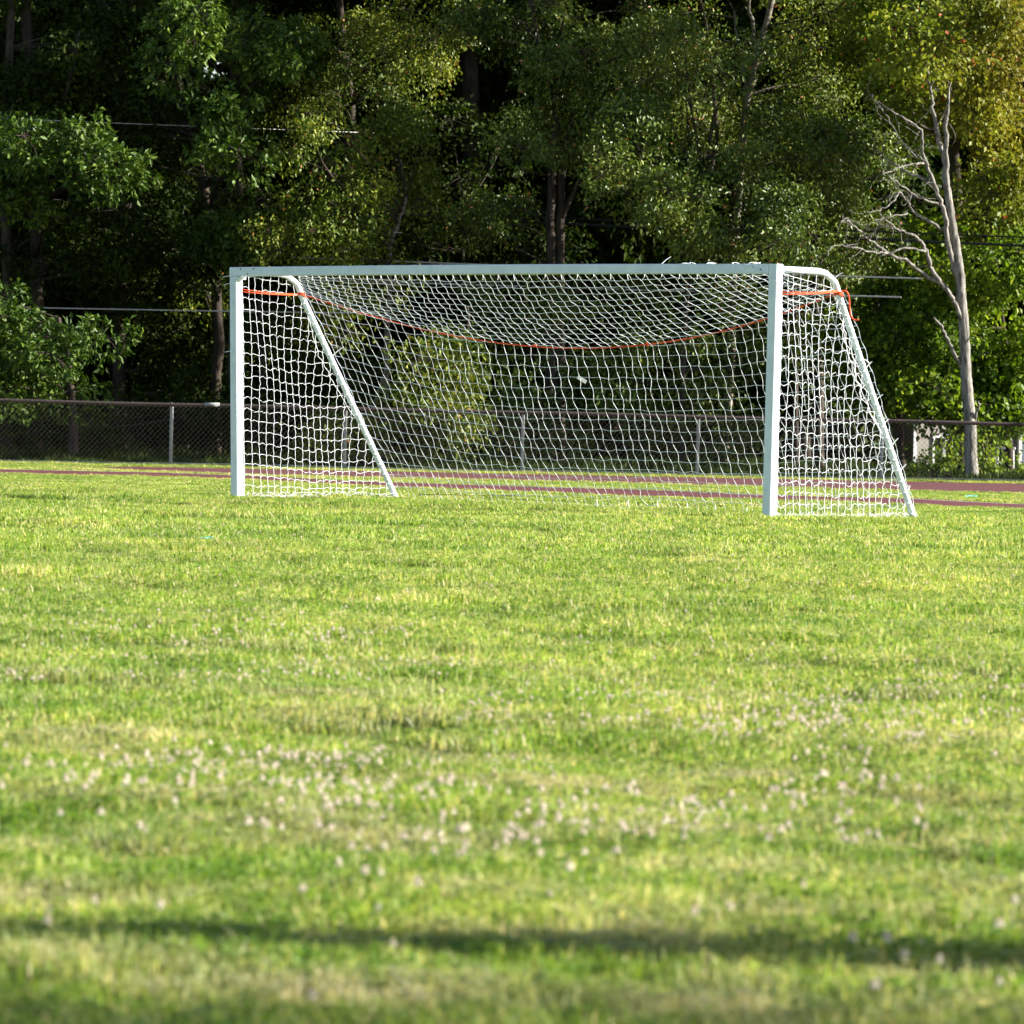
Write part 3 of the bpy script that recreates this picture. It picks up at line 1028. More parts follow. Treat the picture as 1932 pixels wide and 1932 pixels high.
# loose loops of cord over the bar at the right corner
m = MB()
for k in range(9):
    s = GW - 0.15 - rng.uniform(0, 1.1)
    c = G(s, PD * 0.5, H + 0.002) + X3 * LEAN_R
    th = np.linspace(-0.3, math.pi + 0.3, 12)
    rr_ = rng.uniform(0.015, 0.035)
    m.tube(np.array([c + AX * rr_ * 1.5 * math.cos(t) + Z3 * rr_ * math.sin(t) * 0.7 + DD * 0.03 * math.sin(2 * t + k) for t in th]), NETR, 5)
c = G(GW - 0.42, -0.004, H - 0.0) + X3 * LEAN_R
m.tube(smooth_path([c + Z3 * 0.015, G(GW - 0.2, -0.006, H - 0.06), G(GW - 0.02, -0.006, H - 0.16) + X3 * .015, G(GW + 0.006, 0.05, H - 0.26) + X3 * .015, G(GW + 0.01, 0.12, H - 0.36)], 5), NETR, 5)
# lashing loops under the bar
for i in range(0, nc, 2):
    p = grid[i, 0]
    m.tube(np.array([p + Z3 * 0.02, p - Z3 * 0.03 + AX * 0.012, p - Z3 * 0.06 + AX * rng.normal(0, 0.02)]), NETR, 4)
m.build('lashing_cord', M['cord'], neto)
# small white tag in the middle of the net
m = MB()
c = at(1098, 716, 48.05)
a_ = np.array([0.86, 0, -0.5]); a_ /= np.linalg.norm(a_)
b2 = np.cross(Y3, a_)
m.box(c, a_, b2, Y3, 0.055, 0.020, 0.002, 0.003)
m.build('net_tag', M['plastic'], neto)

# plastic ties -------------------------------------------------------
def tie(p, q, par):
    m = MB()
    p = np.asarray(p); q = np.asarray(q)
    m.tube(smooth_path([p, (p + q) / 2 + np.array([0, 0, 0.006]), q], 3), [0.005] * 4 + [0.005, 0.0045, 0.003][:3] if False else 0.0045, 5)
    return m.build('cable_tie', M['plastic'], par)
for (a, b, Y_) in [((438, 521), (420, 523), 49.3), ((440, 534), (422, 538), 49.3), ((440, 663), (424, 664.5), 49.3)]:
    tie(at(*a, Y_), at(*b, Y_), pl)
for (a, b) in [((1578, 526), (1591, 518)), ((1619, 675), (1634, 684)), ((1645, 697), (1657, 683)), ((1668, 755), (1681, 744)), ((1691, 800), (1700, 790)),
               ((1709, 842), (1721, 827)), ((1735 - 10, 890), (1736, 876)), ((1712, 936 - 6), (1718, 918)), ((1722, 921), (1730, 918 - 2))]:
    zc = 1.116 + (771.5 - a[1]) / F * 45.5
    d_ = stan_d('R', max(0, zc))
    Yc = G(S_ST['R'], d_, 0)[1]
    # snap the root onto the tube
    root = G(S_ST['R'], d_, zc) + X3 * 0.02
    tipv = at(*b, Yc) - at(*a, Yc)
    tie(root, root + tipv * 1.1, stan['R'])
for zc, du, dv in ((1.60, 18, -16), (1.16, -18, -2)):
    d_ = stan_d('L', zc)
    root = G(S_ST['L'], d_, zc)
    Yc = root[1]
    tie(root, root + np.array([du, 0, -dv]) / F * Yc, stan['L'])
tie(G(GW * 0.80, 0.05, H), G(GW * 0.80, 0.05, H) + np.array([0.10, 0, 0.085]), bar)
# ground pegs along the rear of the net
for u, v in ((1128, 951), (1187, 952), (1243, 952), (1296, 953), (1352, 954), (1408, 955)):
    s = None
    # nearest bottom point by picture column
    best = min(np.linspace(0, 1, 200), key=lambda t: abs(966 + F * bottom_pt(t)[0] / bottom_pt(t)[1] - u))
    p = bottom_pt(best)
    m = MB()
    m.tube([p - Z3 * 0.05, p + Z3 * 0.07 + AX * rng.normal(0, 0.006)], 0.006, 5)
    m.build('net_peg', M['plastic'], goal)
for d_ in (0.35, 0.75, 1.1, 1.55, 2.0, 2.3):
    p = G(GW - 0.03, d_, 0); p[2] = hgt(p[0], p[1])
    m = MB()
    m.tube([p - Z3 * 0.05, p + Z3 * 0.09 + AX * rng.normal(0, 0.01)], 0.0055, 5)
    m.build('net_peg', M['plastic'], goal)

# ------------------------------------------------------------------ fence
FY = 70.0
fence = empty('chain_link_fence', (0, FY, 0), 'low chain link fence with dark top rail along the far side of the red track', 'fence')
FH = 0.98
xa, xb = -15.0, 16.0
m = MB()
xx = np.linspace(xa, xb, 80)
FHX = lambda x: FH - 0.0032 * (x + 8) 
m.tube(np.stack([xx, FY + 0 * xx, FHX(xx) + 0.006 * np.sin(xx * 1.3)], 1), 0.030, 8)
m.build('top_rail', M['rail'], fence, smooth=True)
m = MB()
m.tube(np.stack([xx, FY - 0.012 + 0 * xx, 0.05 + 0.006 * np.sin(xx * 1.1)], 1), 0.013, 6)
m.build('bottom_rail', M['galv'], fence)
pu = [323 - 333 * 2, 323 - 333, 323, 651, 986, 1317, 1664, 1997, 2330]
for u in pu:
    x = at(u, 820, FY + 0.05)[0]
    m = MB()
    m.tube([(x, FY + 0.05, -0.1), (x, FY + 0.05, FHX(x) - 0.02)], 0.027, 10)
    m.tube([(x, FY + 0.05, FHX(x) - 0.02), (x, FY + 0.045, FHX(x) + 0.03)], [0.031, 0.012], 10)
    m.build('fence_post', M['galv'], fence, smooth=False)
m = MB()
sp = 0.079
hh = FH - 0.03
z0, z1 = 0.03, FH + 0.035
SLP = 0.0032
nx_ = int((xb - xa + 2) / sp)
wr = 0.0018
Vf = []; Ff = []
k = 0
for i in range(nx_):
    x = xa - 1 + i * sp
    for sg in (1, -1):
        dz = z1 - z0
        dx = dz * 0.9 * sg
        xs0 = x
        n = 2
        a = np.array([xs0, FY - 0.034 - 0.002 * sg, z0]); b = np.array([xs0 + dx, FY - 0.034 - 0.002 * sg, z1])
        if min(a[0], b[0]) < xa or max(a[0], b[0]) > xb: continue
        b[2] -= SLP * (b[0] + 8)
        t = (b - a) / np.linalg.norm(b - a)
        n1 = np.array([t[2], 0, -t[0]]) * wr; n2 = np.array([0, wr, 0])
        for p in (a, b):
            Vf += [p + n1, p + n2, p - n1, p - n2]
        for j in range(4):
            Ff.append((k + j, k + (j + 1) % 4, k + 4 + (j + 1) % 4, k + 4 + j))
        k += 8
link_mesh('chain_mesh', np.array(Vf), Ff, M['wire'], fence)
# joint sleeve
m = MB()
x = at(400, 765, FY)[0]
m.tube([(x - 0.12, FY, FH), (x + 0.12, FY, FH)], 0.034, 8)
m.build('rail_sleeve', M['galv'], fence, smooth=True)

# ------------------------------------------------------------------ trees
LEAF = np.array([[0, 0, 0], [0.5, 0.45, 0.12], [0, 1, -0.05], [-0.5, 0.45, 0.12]])   # w, l, fold
def leaf_mesh(name, C, D, L, Wd, mat, parent, tints, droop=0.35, r=rng):
    """C centres, D directions, leaf length L, width Wd"""
    n = len(C)
    D = D + np.array([0, 0, -droop])
    D /= np.linalg.norm(D, axis=1)[:, None]
    N = r.normal(0, 1, (n, 3)) * 0.75 + np.array([0, 0, 0.55])
    S = np.cross(D, N); S /= np.linalg.norm(S, axis=1)[:, None] + 1e-9
    N = np.cross(S, D)
    V = C[:, None] + S[:, None] * (LEAF[None, :, 0:1] * Wd[:, None, None]) + D[:, None] * (LEAF[None, :, 1:2] * L[:, None, None]) + N[:, None] * (LEAF[None, :, 2:3] * L[:, None, None])
    base = np.arange(n)[:, None] * 4
    f = np.concatenate([base + np.array([0, 1, 2]), base + np.array([0, 2, 3])], 1).reshape(-1, 3)
    return link_mesh(name, V.reshape(-1, 3), f, mat, parent, tint=np.repeat(tints, 2))

TYPES = dict(
    oak=dict(mat='oak', L=0.135, W=0.062, per=9, droop=0.45, spread=0.05, cl=0.23),
    dark=dict(mat='dark', L=0.12, W=0.07, per=9, droop=0.3, spread=0.10, cl=0.25),
    birch=dict(mat='birch', L=0.085, W=0.046, per=10, droop=0.9, spread=0.12, cl=0.20),
    cherry=dict(mat='cherry', L=0.098, W=0.046, per=10, droop=0.7, spread=0.10, cl=0.20),
    maple=dict(mat='maple', L=0.10, W=0.072, per=9, droop=0.6, spread=0.12, cl=0.20),
    lime=dict(mat='lime', L=0.115, W=0.085, per=9, droop=0.6, spread=0.11, cl=0.20),
)

def make_tree(name, label, base, trunks, crowns, typ, barkm='bark', seed=0, dens=1.0, group=None, leaf=1.0, cat='tree', lobe_r=0.52):
    """base (3,), trunks: list of (pts, r0, r1); crowns: list of (centre, rx, ry, rz)"""
    r = np.random.default_rng(seed)
    T = TYPES[typ]
    root = empty(name, base, label, cat, group)
    tm = MB()
    allp = []
    for pts_, r0, r1 in trunks:
        P = smooth_path(pts_, 5)
        P[1:-1] += r.normal(0, 0.012, P[1:-1].shape)
        tm.tube(P, np.linspace(r0, r1, len(P)), 9)
        allp.append(P)
    allp = np.vstack(allp)
    lm = MB()
    C = []; D = []
    for (c, rx, ry, rz) in crowns:
        c = np.asarray(c, float)
        vol = 4.19 * rx * ry * rz
        tall = 1.7 if (c[2] > 10.2 and seed < 500) else 1.0
        nl = max(6, int(vol / (lobe_r ** 3 * 4.19) * 0.6 * dens / tall))
        # lobe centres: pushed to the shell
        d = r.normal(0, 1, (nl, 3)); d /= np.linalg.norm(d, axis=1)[:, None]
        rad = r.uniform(0.1, 1, nl) ** 0.5 * r.uniform(0.8, 1.3, nl)
        lc = c + d * rad[:, None] * np.array([rx, ry, rz])
        for q in lc:
            # limb from the nearest lower trunk point
            dist = np.linalg.norm(allp - q, axis=1) + 1.2 * np.clip(allp[:, 2] - q[2] + 0.3, 0, None)
            a = allp[np.argmin(dist)]
            mid_ = (a + q) / 2 + np.array([r.normal(0, .12), r.normal(0, .12), 0.08 - 0.12 * abs(r.normal())])
            P = smooth_path([a, mid_, q], 3)
            ll = np.linalg.norm(q - a)
            lm.tube(P, np.linspace(min(0.035, 0.010 + 0.006 * ll), 0.005, len(P)), 5, caps=False)
            ncl = int(r.integers(30, 50) * (lobe_r / 0.52) ** 2)
            R = lobe_r * r.uniform(0.5, 1.4)
            dd_ = r.normal(0, 1, (ncl, 3)); dd_ /= np.linalg.norm(dd_, axis=1)[:, None]
            rr_ = r.uniform(0.25, 1, ncl) ** 0.5
            cc = q + dd_ * rr_[:, None] * R * np.array([1.1, 1.1, 0.72])
            cc[:, 2] -= 0.18 * R * rr_ ** 2
            if seed < 500:
                for t_ in cc[::3]:
                    lm.tube(np.array([q, (q + t_) / 2 + r.normal(0, .03, 3), t_]), [0.006, 0.005, 0.003], 3, caps=False)
            k = T['per']
            cen = np.repeat(cc, k, axis=0) + r.normal(0, T['spread'], (ncl * k, 3)) * 0.9
            dr = np.repeat(dd_, k, axis=0) * 0.5 + r.normal(0, 0.8, (ncl * k, 3))
            C.append(cen); D.append(dr * tall)
    C = np.concatenate(C); D = np.concatenate(D)
    keep = C[:, 2] > 0.15
    C, D = C[keep], D[keep]
    n = len(C)
    big = np.where((C[:, 2] > 10.0) & (seed < 500), 2.5, 1.0)  # leaves above the frame enlarged to block more sun
    L = T['L'] * leaf * r.uniform(0.6, 1.25, n) * big
    Wd = T['W'] * leaf * r.uniform(0.7, 1.2, n) * big
    tint = np.clip(r.beta(2, 2.2, n) + 0.15 * np.sin(C[:, 0] * 1.7 + C[:, 2] * 2.3), 0, 0.95)
    tint[r.random(n) < 0.012] = 1.0
    tm.build('trunk', M[barkm], root, smooth=True)
    lm.build('branches', M['bark'], root)
    leaf_mesh('crown', C, D, L, Wd, M[T['mat']], root, tint, T['droop'], r)
    return root, n

NLEAF = 0
def tree_px(label, Y, trunks_px, crowns_px, typ, **kw):
    """trunk and crown given where the photograph shows them, at a chosen true distance"""
    global NLEAF
    tr = []
    k = F / Y
    first = None
    for pts_, r0, r1 in trunks_px:
        P = [at(u, v, Y + dy) for (u, v, dy) in pts_]
        if pts_[0][1] >= 900:
            P[0][2] = -0.1
        if first is None: first = P[0].copy()
        tr.append((P, r0, r1))
    cr = []
    for (u, v, rx, rz, ry, dy) in crowns_px:
        c = at(u, v, Y + dy)
        cr.append((c, rx / k, ry, rz / k))
    first[2] = 0
    name = kw.pop('name', 'tree')
    root, n = make_tree(name, label, first, tr, cr, typ, **kw)
    NLEAF += n
    return root

B = 905
GT = 'trees in the row behind the fence'
tree_px('low leafy oak branch clump at far left just above the fence', 73.5, [([(140, B, 0), (138, 800, 0), (132, 700, 0.2), (110, 600, 0.4)], .10, .04)],
        [(105, 655, 135, 85, 1.0, 0), (60, 600, 120, 60, 1.0, .3), (30, 720, 80, 60, .8, .5)], 'oak', seed=1, group=GT, name='oak_tree', dens=1.1)
tree_px('big oak at far left with sunlit bough reaching right at mid height', 77, [([(65, B, 3), (70, 600, 3), (65, 300, 3), (50, 40, 3), (40, -200, 3)], .15, .08), ([(65, 420, 3), (110, 250, 2.5), (150, 60, 2)], .06, .03)],
        [(110, 250, 105, 70, .9, -2.6), (190, 300, 62, 42, .7, -3.0), (40, 330, 70, 50, .8, -1.8)], 'oak', seed=2, group=GT, name='oak_tree')
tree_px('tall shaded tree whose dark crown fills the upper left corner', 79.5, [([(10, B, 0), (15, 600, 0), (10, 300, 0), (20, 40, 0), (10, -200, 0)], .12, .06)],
        [(90, 180, 150, 100, 1.3, 0), (40, 420, 140, 90, 1.3, 0), (70, 90, 150, 70, 1.5, .5), (190, 90, 90, 70, 1.2, 0), (10, -70, 120, 70, 1.5, 0), (200, 440, 100, 90, 1.2, 0)], 'dark', seed=25, group=GT)  # rear crowns split off the far left oak, coloured dark for shade
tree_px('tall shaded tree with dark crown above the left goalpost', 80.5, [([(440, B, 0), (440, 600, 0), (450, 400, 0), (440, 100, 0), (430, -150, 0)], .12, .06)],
        [(330, 60, 150, 90, 1.4, 0), (410, 200, 120, 110, 1.3, 0), (480, 90, 110, 110, 1.3, 0), (250, 230, 80, 70, 1, 0), (440, 430, 120, 80, 1.2, 0)], 'dark', seed=26, group=GT)  # rear crowns of the tall oak, given dark leaves in place of shade
tree_px('tall oak left of the goal with bright tufts high above', 79, [([(405, B, 2.5), (410, 600, 2.5), (395, 400, 2.5), (345, 200, 2.5), (315, 20, 2.5), (305, -150, 2.5)], .11, .06), ([(395, 350, 2.5), (440, 200, 2), (480, 20, 2)], .06, .03)],
        [(330, 70, 80, 70, .9, -4.2), (415, 240, 50, 70, .7, -4.0), (520, 100, 70, 50, .8, -3.2), (430, 440, 50, 35, .6, -1), (330, -100, 200, 80, 2, 0), (300, -280, 200, 110, 2, 0)], 'oak', seed=3, group=GT, name='oak_tree')
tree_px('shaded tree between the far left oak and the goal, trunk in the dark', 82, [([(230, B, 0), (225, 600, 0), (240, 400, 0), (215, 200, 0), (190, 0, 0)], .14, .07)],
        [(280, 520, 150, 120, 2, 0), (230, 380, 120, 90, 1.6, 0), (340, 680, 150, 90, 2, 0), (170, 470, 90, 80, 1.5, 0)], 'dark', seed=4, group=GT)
tree_px('yellow green birch above the left end of the crossbar', 77.5, [([(725, B, 0), (735, 500, 0), (752, 420, 0), (768, 370, 0.3), (755, 300, 1.4)], .055, .02)],
        [(580, 330, 95, 130, 1.0, -2.4), (590, 445, 110, 40, .8, -1.6), (670, 365, 60, 50, .7, -1.2), (690, 250, 110, 80, 1.1, 0), (790, 330, 110, 100, 1.2, 0), (700, 450, 150, 60, 1.2, 0)], 'birch', barkm='bark_pale', seed=5, group=GT, name='birch_tree', dens=0.95)
tree_px('dark tree high over the left half of the crossbar', 82, [([(655, B, 3), (650, 500, 3), (665, 250, 3), (640, 0, 3), (640, -200, 2)], .11, .06)],
        [(640, 70, 150, 110, 1.8, 0), (780, 120, 120, 120, 1.6, 0), (560, 140, 90, 80, 1.4, -.5), (860, 40, 120, 90, 1.6, 0), (700, -90, 220, 80, 2, 0), (660, -260, 220, 110, 2.4, 0), (640, -430, 200, 110, 2.2, 0), (580, 560, 160, 120, 2, 1)], 'birch', seed=6, group=GT)
tree_px('double trunked oak standing above the middle of the goal', 79, [([(1038, B, 0), (1038, 500, 0), (1042, 330, 0), (1050, 180, 0), (1010, 60, 0), (1000, -80, 0)], .095, .045), ([(1057, B, .1), (1057, 500, .1), (1062, 330, .1), (1085, 170, .1), (1060, 40, .1), (1080, -120, 0)], .095, .045),
         ([(1058, 420, .1), (1090, 350, 0), (1130, 320, 0)], .05, .02)],
        [(1100, 190, 150, 110, 1.6, 0), (1010, 270, 120, 90, 1.4, -.3), (1180, 250, 110, 130, 1.5, -.5), (1130, 60, 200, 100, 1.8, 0), (960, 80, 110, 80, 1.4, .3), (1210, 120, 110, 80, 1.5, 0), (1100, -90, 220, 80, 2, 0), (1060, -260, 240, 120, 2.5, 0), (1050, -460, 220, 120, 2.4, 0), (1050, -650, 160, 100, 2, 0), (900, 400, 90, 60, 1, .6)], 'cherry', seed=7, group=GT, name='oak_tree')
tree_px('glossy leaved tree rising over the right half of the crossbar', 75.5, [([(1290, B, 0), (1288, 700, 0), (1300, 520, .3), (1320, 420, 1.5), (1350, 250, 4.5), (1330, 40, 5.0), (1260, -200, 2.0), (1240, -350, .8)], .05, .025)],
        [(1300, 420, 120, 85, 1.2, 0), (1410, 440, 110, 90, 1.2, -.2), (1230, 360, 90, 70, 1.1, 0), (1480, 400, 80, 70, 1.0, 0), (1310, 560, 170, 90, 1.3, .3), (1260, 700, 170, 110, 1.3, .5), (1420, 680, 110, 100, 1.2, .4), (1330, 820, 170, 60, 1.1, .3), (1310, 120, 110, 90, 1.0, 1.5), (1380, 300, 90, 70, .9, .6), (1250, -170, 150, 100, 1.4, .3), (1230, -330, 150, 100, 1.4, .3), (1200, 250, 80, 50, .8, .4)], 'cherry', seed=8, group=GT)  # its crowns above the frame are added to shade the left trees
tree_px('white stemmed birch reaching the top of the picture right of centre', 79.5, [([(1365, B, 0), (1378, 700, 0), (1385, 500, 0), (1400, 290, 0), (1412, 180, 0), (1428, 110, 0), (1450, 30, 0), (1475, -80, 0)], .085, .05), ([(1428, 110, 0), (1418, 40, 0), (1405, -60, 0)], .045, .03), ([(1412, 180, 0), (1395, 100, 0), (1385, 20, 0)], .03, .015)],
        [(1450, 110, 130, 110, 1.5, 0), (1530, 200, 120, 110, 1.4, 0), (1390, 230, 100, 90, 1.3, .4), (1560, 60, 110, 90, 1.4, 0), (1440, -80, 200, 80, 1.8, 0), (1440, -260, 210, 110, 2.2, 0), (1440, -450, 180, 110, 2, 0), (1300, 60, 80, 110, 1.3, .8)], 'birch', barkm='bark_pale', seed=9, group=GT, name='birch_tree')
tree_px('dense dark green tree between the birch and the dead tree', 78, [([(1545, B, .5), (1540, 600, .5), (1530, 400, .5), (1545, 250, .5)], .12, .05)],
        [(1520, 330, 130, 90, 1.3, 0), (1600, 300, 80, 90, 1.1, 0), (1480, 280, 80, 60, 1.0, 0), (1610, 420, 70, 60, 1.1, .8), (1550, 470, 90, 60, 1.2, 1.2)], 'cherry', seed=10, group=GT)
tree_px('tall maple turning orange at the upper right corner', 77, [([(1812, B, 1), (1812, 600, 1), (1806, 380, 1), (1800, 260, 1), (1810, 100, 1), (1830, -100, 1)], .13, .07), ([(1806, 420, 1), (1840, 300, 1), (1870, 150, 1)], .05, .03)],
        [(1750, 80, 110, 110, 1.4, 0), (1850, 130, 110, 110, 1.4, -.3), (1700, 180, 70, 80, 1.1, 0), (1900, 260, 80, 90, 1.2, -.3), (1790, 220, 90, 60, 1.2, .6), (1800, -70, 180, 90, 1.8, 0), (1800, -260, 190, 110, 2.1, 0), (1800, -450, 160, 110, 1.9, 0), (1940, 60, 90, 110, 1.4, 0), (1980, 180, 90, 110, 1.3, .5), (1960, -60, 90, 80, 1.3, .5), (1770, 45, 90, 70, .6, -5.3), (1700, 150, 50, 60, .5, -3.6), (1880, 170, 60, 80, .6, -3.8), (1890, 330, 60, 60, .6, -3.6), (1850, 30, 80, 70, .7, -5), (1880, 370, 80, 60, 1.1, 0), (1660, 60, 70, 90, 1.1, .4)], 'maple', seed=11, group=GT, name='maple_tree')
tree_px('bright lime green maple low behind the dead tree', 75.6, [([(1905, B, 1.2), (1900, 700, 1), (1880, 500, .6)], .07, .03)],
        [(1880, 490, 100, 90, 1.1, 0), (1870, 620, 110, 90, 1.1, 0), (1790, 560, 80, 70, 1.0, .4), (1860, 710, 90, 50, 1.0, 0), (1930, 600, 70, 110, 1.0, 0), (1925, 700, 70, 60, 1.0, .3), (1850, 760, 60, 40, .7, -.6), (1760, 740, 50, 50, .7, -.4), (1900, 780, 50, 30, .6, -.4), (1770, 460, 80, 50, 1.0, .8)], 'lime', seed=12, group=GT, name='maple_tree')
tree_px('leafy green tree right of the goal above the beige house', 76.5, [([(1700, B, .6), (1695, 760, .4), (1685, 600, .2)], .07, .03)],
        [(1680, 610, 70, 75, 1.0, 0), (1650, 700, 60, 70, .9, 0), (1730, 690, 90, 80, 1.0, .3), (1700, 560, 80, 50, .9, 0), (1600, 620, 50, 80, .9, .4)], 'lime', seed=13, group=GT, leaf=0.9)
tree_px('small sapling with bright leaves seen through the left of the net', 72.2, [([(688, B, 0), (690, 820, 0), (715, 740, 0), (730, 690, 0)], .055, .025), ([(715, 740, 0), (800, 700, 0)], .02, .01)],
        [(850, 690, 60, 45, .7, 0), (790, 760, 80, 60, .7, 0), (640, 820, 60, 40, .5, 0), (850, 780, 50, 60, .6, 0)], 'birch', barkm='bark_pale', seed=14, group=GT, name='sapling', dens=0.8)
tree_px('mid height tree filling the middle of the net behind the fence', 76.5, [([(1055, B, 0), (1050, 760, 0), (1040, 640, 0)], .08, .04)],
        [(1130, 650, 110, 80, 1.1, 0), (1000, 720, 90, 70, 1.0, .4), (1140, 800, 150, 70, 1.0, 0), (940, 800, 110, 60, 1.0, 0), (1000, 560, 110, 60, 1.1, .6)], 'cherry', seed=15, group=GT, dens=0.8)
tree_px('shaded bushy tree behind the left post of the goal', 79, [([(500, B, 0), (498, 700, 0), (490, 560, 0)], .08, .04)],
        [(500, 690, 130, 110, 1.4, 0), (430, 800, 130, 70, 1.2, 0), (620, 720, 90, 90, 1.3, 0)], 'dark', seed=16, group=GT)
tree_px('dark low bush in the shade behind the fence at far left', 78, [([(180, B, 0), (175, 840, 0), (170, 790, 0)], .05, .03)],
        [(120, 800, 180, 70, 1.2, 0), (290, 800, 120, 60, 1.2, 0)], 'dark', seed=17, name='bush', cat='bush')
GS = 'young shrubs behind the fence near the dead tree'
tree_px('yellow green shrub against the beige house left of the dead trunk', 74, [([(1790, 912, 0), (1788, 880, 0), (1785, 840, 0)], .02, .01)],
        [(1795, 850, 26, 34, .35, 0), (1765, 880, 40, 22, .35, 0), (1740, 893, 30, 16, .3, 0)], 'lime', seed=18, group=GS, name='shrub', cat='shrub', leaf=0.7, lobe_r=0.2, dens=0.8)
tree_px('small lime shrub hugging the right side of the dead trunk', 73, [([(1856, 912, 0), (1856, 880, 0), (1855, 840, 0)], .02, .01)],
        [(1860, 860, 14, 40, .3, 0), (1860, 895, 24, 16, .3, 0)], 'lime', seed=19, group=GS, name='shrub', cat='shrub', leaf=0.7, lobe_r=0.2, dens=0.8)
tree_px('low yellowish weeds bush at the right edge behind the fence', 73, [([(1900, 915, 0), (1900, 900, 0), (1905, 890, 0)], .02, .01)],
        [(1900, 898, 50, 15, .3, 0), (1950, 895, 40, 20, .3, 0)], 'lime', seed=20, group=GS, name='shrub', cat='shrub', leaf=0.6, lobe_r=0.2, dens=0.8)
tree_px('dark conical evergreen beside the blue grey house', 84, [([(1846, 912, 0), (1846, 880, 0), (1846, 830, 0)], .05, .02)],
        [(1846, 875, 24, 40, .3, 0), (1846, 830, 14, 40, .2, 0)], 'dark', seed=21, name='evergreen', leaf=0.6, lobe_r=0.2, dens=2.2)

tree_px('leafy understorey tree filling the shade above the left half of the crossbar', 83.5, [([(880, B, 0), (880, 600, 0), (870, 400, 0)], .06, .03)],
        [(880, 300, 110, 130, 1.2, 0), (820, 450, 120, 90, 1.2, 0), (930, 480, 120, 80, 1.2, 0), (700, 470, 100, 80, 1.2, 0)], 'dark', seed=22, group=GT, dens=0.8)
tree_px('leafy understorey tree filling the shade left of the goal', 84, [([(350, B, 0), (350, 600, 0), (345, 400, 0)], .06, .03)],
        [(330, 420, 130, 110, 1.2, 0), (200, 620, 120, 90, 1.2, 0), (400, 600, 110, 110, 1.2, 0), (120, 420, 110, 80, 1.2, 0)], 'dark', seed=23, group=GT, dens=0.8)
tree_px('leafy understorey tree filling the shade left of the dead tree', 82.5, [([(1500, B, 0), (1500, 600, 0), (1495, 400, 0)], .06, .03)],
        [(1560, 430, 120, 90, 1.2, 0), (1650, 330, 90, 90, 1.2, 0), (1600, 560, 100, 90, 1.2, 0), (1350, 200, 90, 90, 1.2, 0)], 'cherry', seed=24, group=GT, dens=0.8)
# rows farther back: a few kinds, shared meshes
def back_kind(seed, typ, hz, rad):
    r = np.random.default_rng(seed)
    base = np.zeros(3)
    tr = [([np.array([0, 0, -0.1]), np.array([r.normal(0, .1), 0, hz * .35]), np.array([r.normal(0, .3), r.normal(0, .3), hz * .7]), np.array([r.normal(0, .4), 0, hz])], .2, .06)]
    cr = []
    for k in range(9):
        z = hz * (0.10 + 0.88 * k / 8)
        w_ = rad * (0.62 + 0.38 * math.sin(math.pi * min(1, 0.15 + k / 8)))
        a = r.uniform(0, 6.28)
        cr.append((np.array([math.cos(a) * rad * .35, math.sin(a) * rad * .35, z]), w_, w_, hz * 0.10))
    return make_tree('background_tree', 'x', base, tr, cr, typ, seed=seed, dens=0.26, leaf=2.1, lobe_r=0.85)
kinds = []
for sd_, ty in ((601, 'dark'), (602, 'dark'), (603, 'dark')):
    root, n = back_kind(sd_, ty, 13.0, 2.5)
    kinds.append(root); NLEAF += n
cnt = 0
bt = []
for row, (Yr, st, off) in enumerate(((87, 3.4, 0.4), (94, 3.4, 2.0), (103, 3.6, 0.8), (113, 3.6, 2.4))):
    x = -15 - row * 1.0 + off
    while x < 16 + row * 1.0:
        # leave a gap where the houses stand
        if row < 2 and x > 6.8:
            x += st; continue
        src = kinds[cnt % 3]
        if cnt < 3:
            o = src
        else:
            o = src.copy(); COL.objects.link(o)
            for ch in src.children:
                c = ch.copy(); COL.objects.link(c); c.parent = o
        o.location = (x + rng.normal(0, .5), Yr + rng.normal(0, .8), 0)
        o.rotation_euler = (0, 0, rng.uniform(0, 6.28))
        s = rng.uniform(0.85, 1.2)
        o.scale = (s, s, s * rng.uniform(.9, 1.15))
        tag(o, 'dense shaded tree far back in the wood, seen only between the nearer crowns', 'tree', 'shaded trees deep in the wood')
        cnt += 1
        x += st
# trees continuing the row to the right of the frame
for i, (x, y) in enumerate([(17, 92), (22, 95), (-15.5, 80), (-19, 84)]):
    src = kinds[i % 3]
    o = src.copy(); COL.objects.link(o)
    for ch in src.children:
        c = ch.copy(); COL.objects.link(c); c.parent = o
    o.location = (x, y, 0); o.rotation_euler = (0, 0, i * 1.3)
    tag(o, 'dense shaded tree far back in the wood, seen only between the nearer crowns', 'tree', 'shaded trees deep in the wood')

# dead tree ----------------------------------------------------------
dt_Y = 72.3
dead = empty('dead_tree', (at(1832, 905, dt_Y)[0], dt_Y, 0), 'bare grey dead tree with forked trunk and leafless limbs right of the goal', 'tree')
def z5(x, y): return (1212 + .3727 * x, .3727 * y)
def z7(x, y): return (1515 + .2353 * x, 545.5 + .2353 * y)
kk = F / dt_Y
def dpath(pts_, dy0=0.0, dy1=0.0, n=5, jit=0.004):
    m_ = len(pts_)
    return smooth_path([at(u, v, dt_Y + dy0 + (dy1 - dy0) * i / (m_ - 1)) for i, (u, v) in enumerate(pts_)], n, jit)
tk = MB()
tp = [(1833.5, 925)] + [z7(*p) for p in ((1352, 1500), (1345, 1300), (1340, 1100), (1322, 850), (1308, 700), (1298, 500), (1290, 300), (1270, 80))] + [z5(*p) for p in ((1608, 1400), (1592, 1280), (1576, 1180), (1556, 1050), (1542, 950))]
P = dpath(tp)
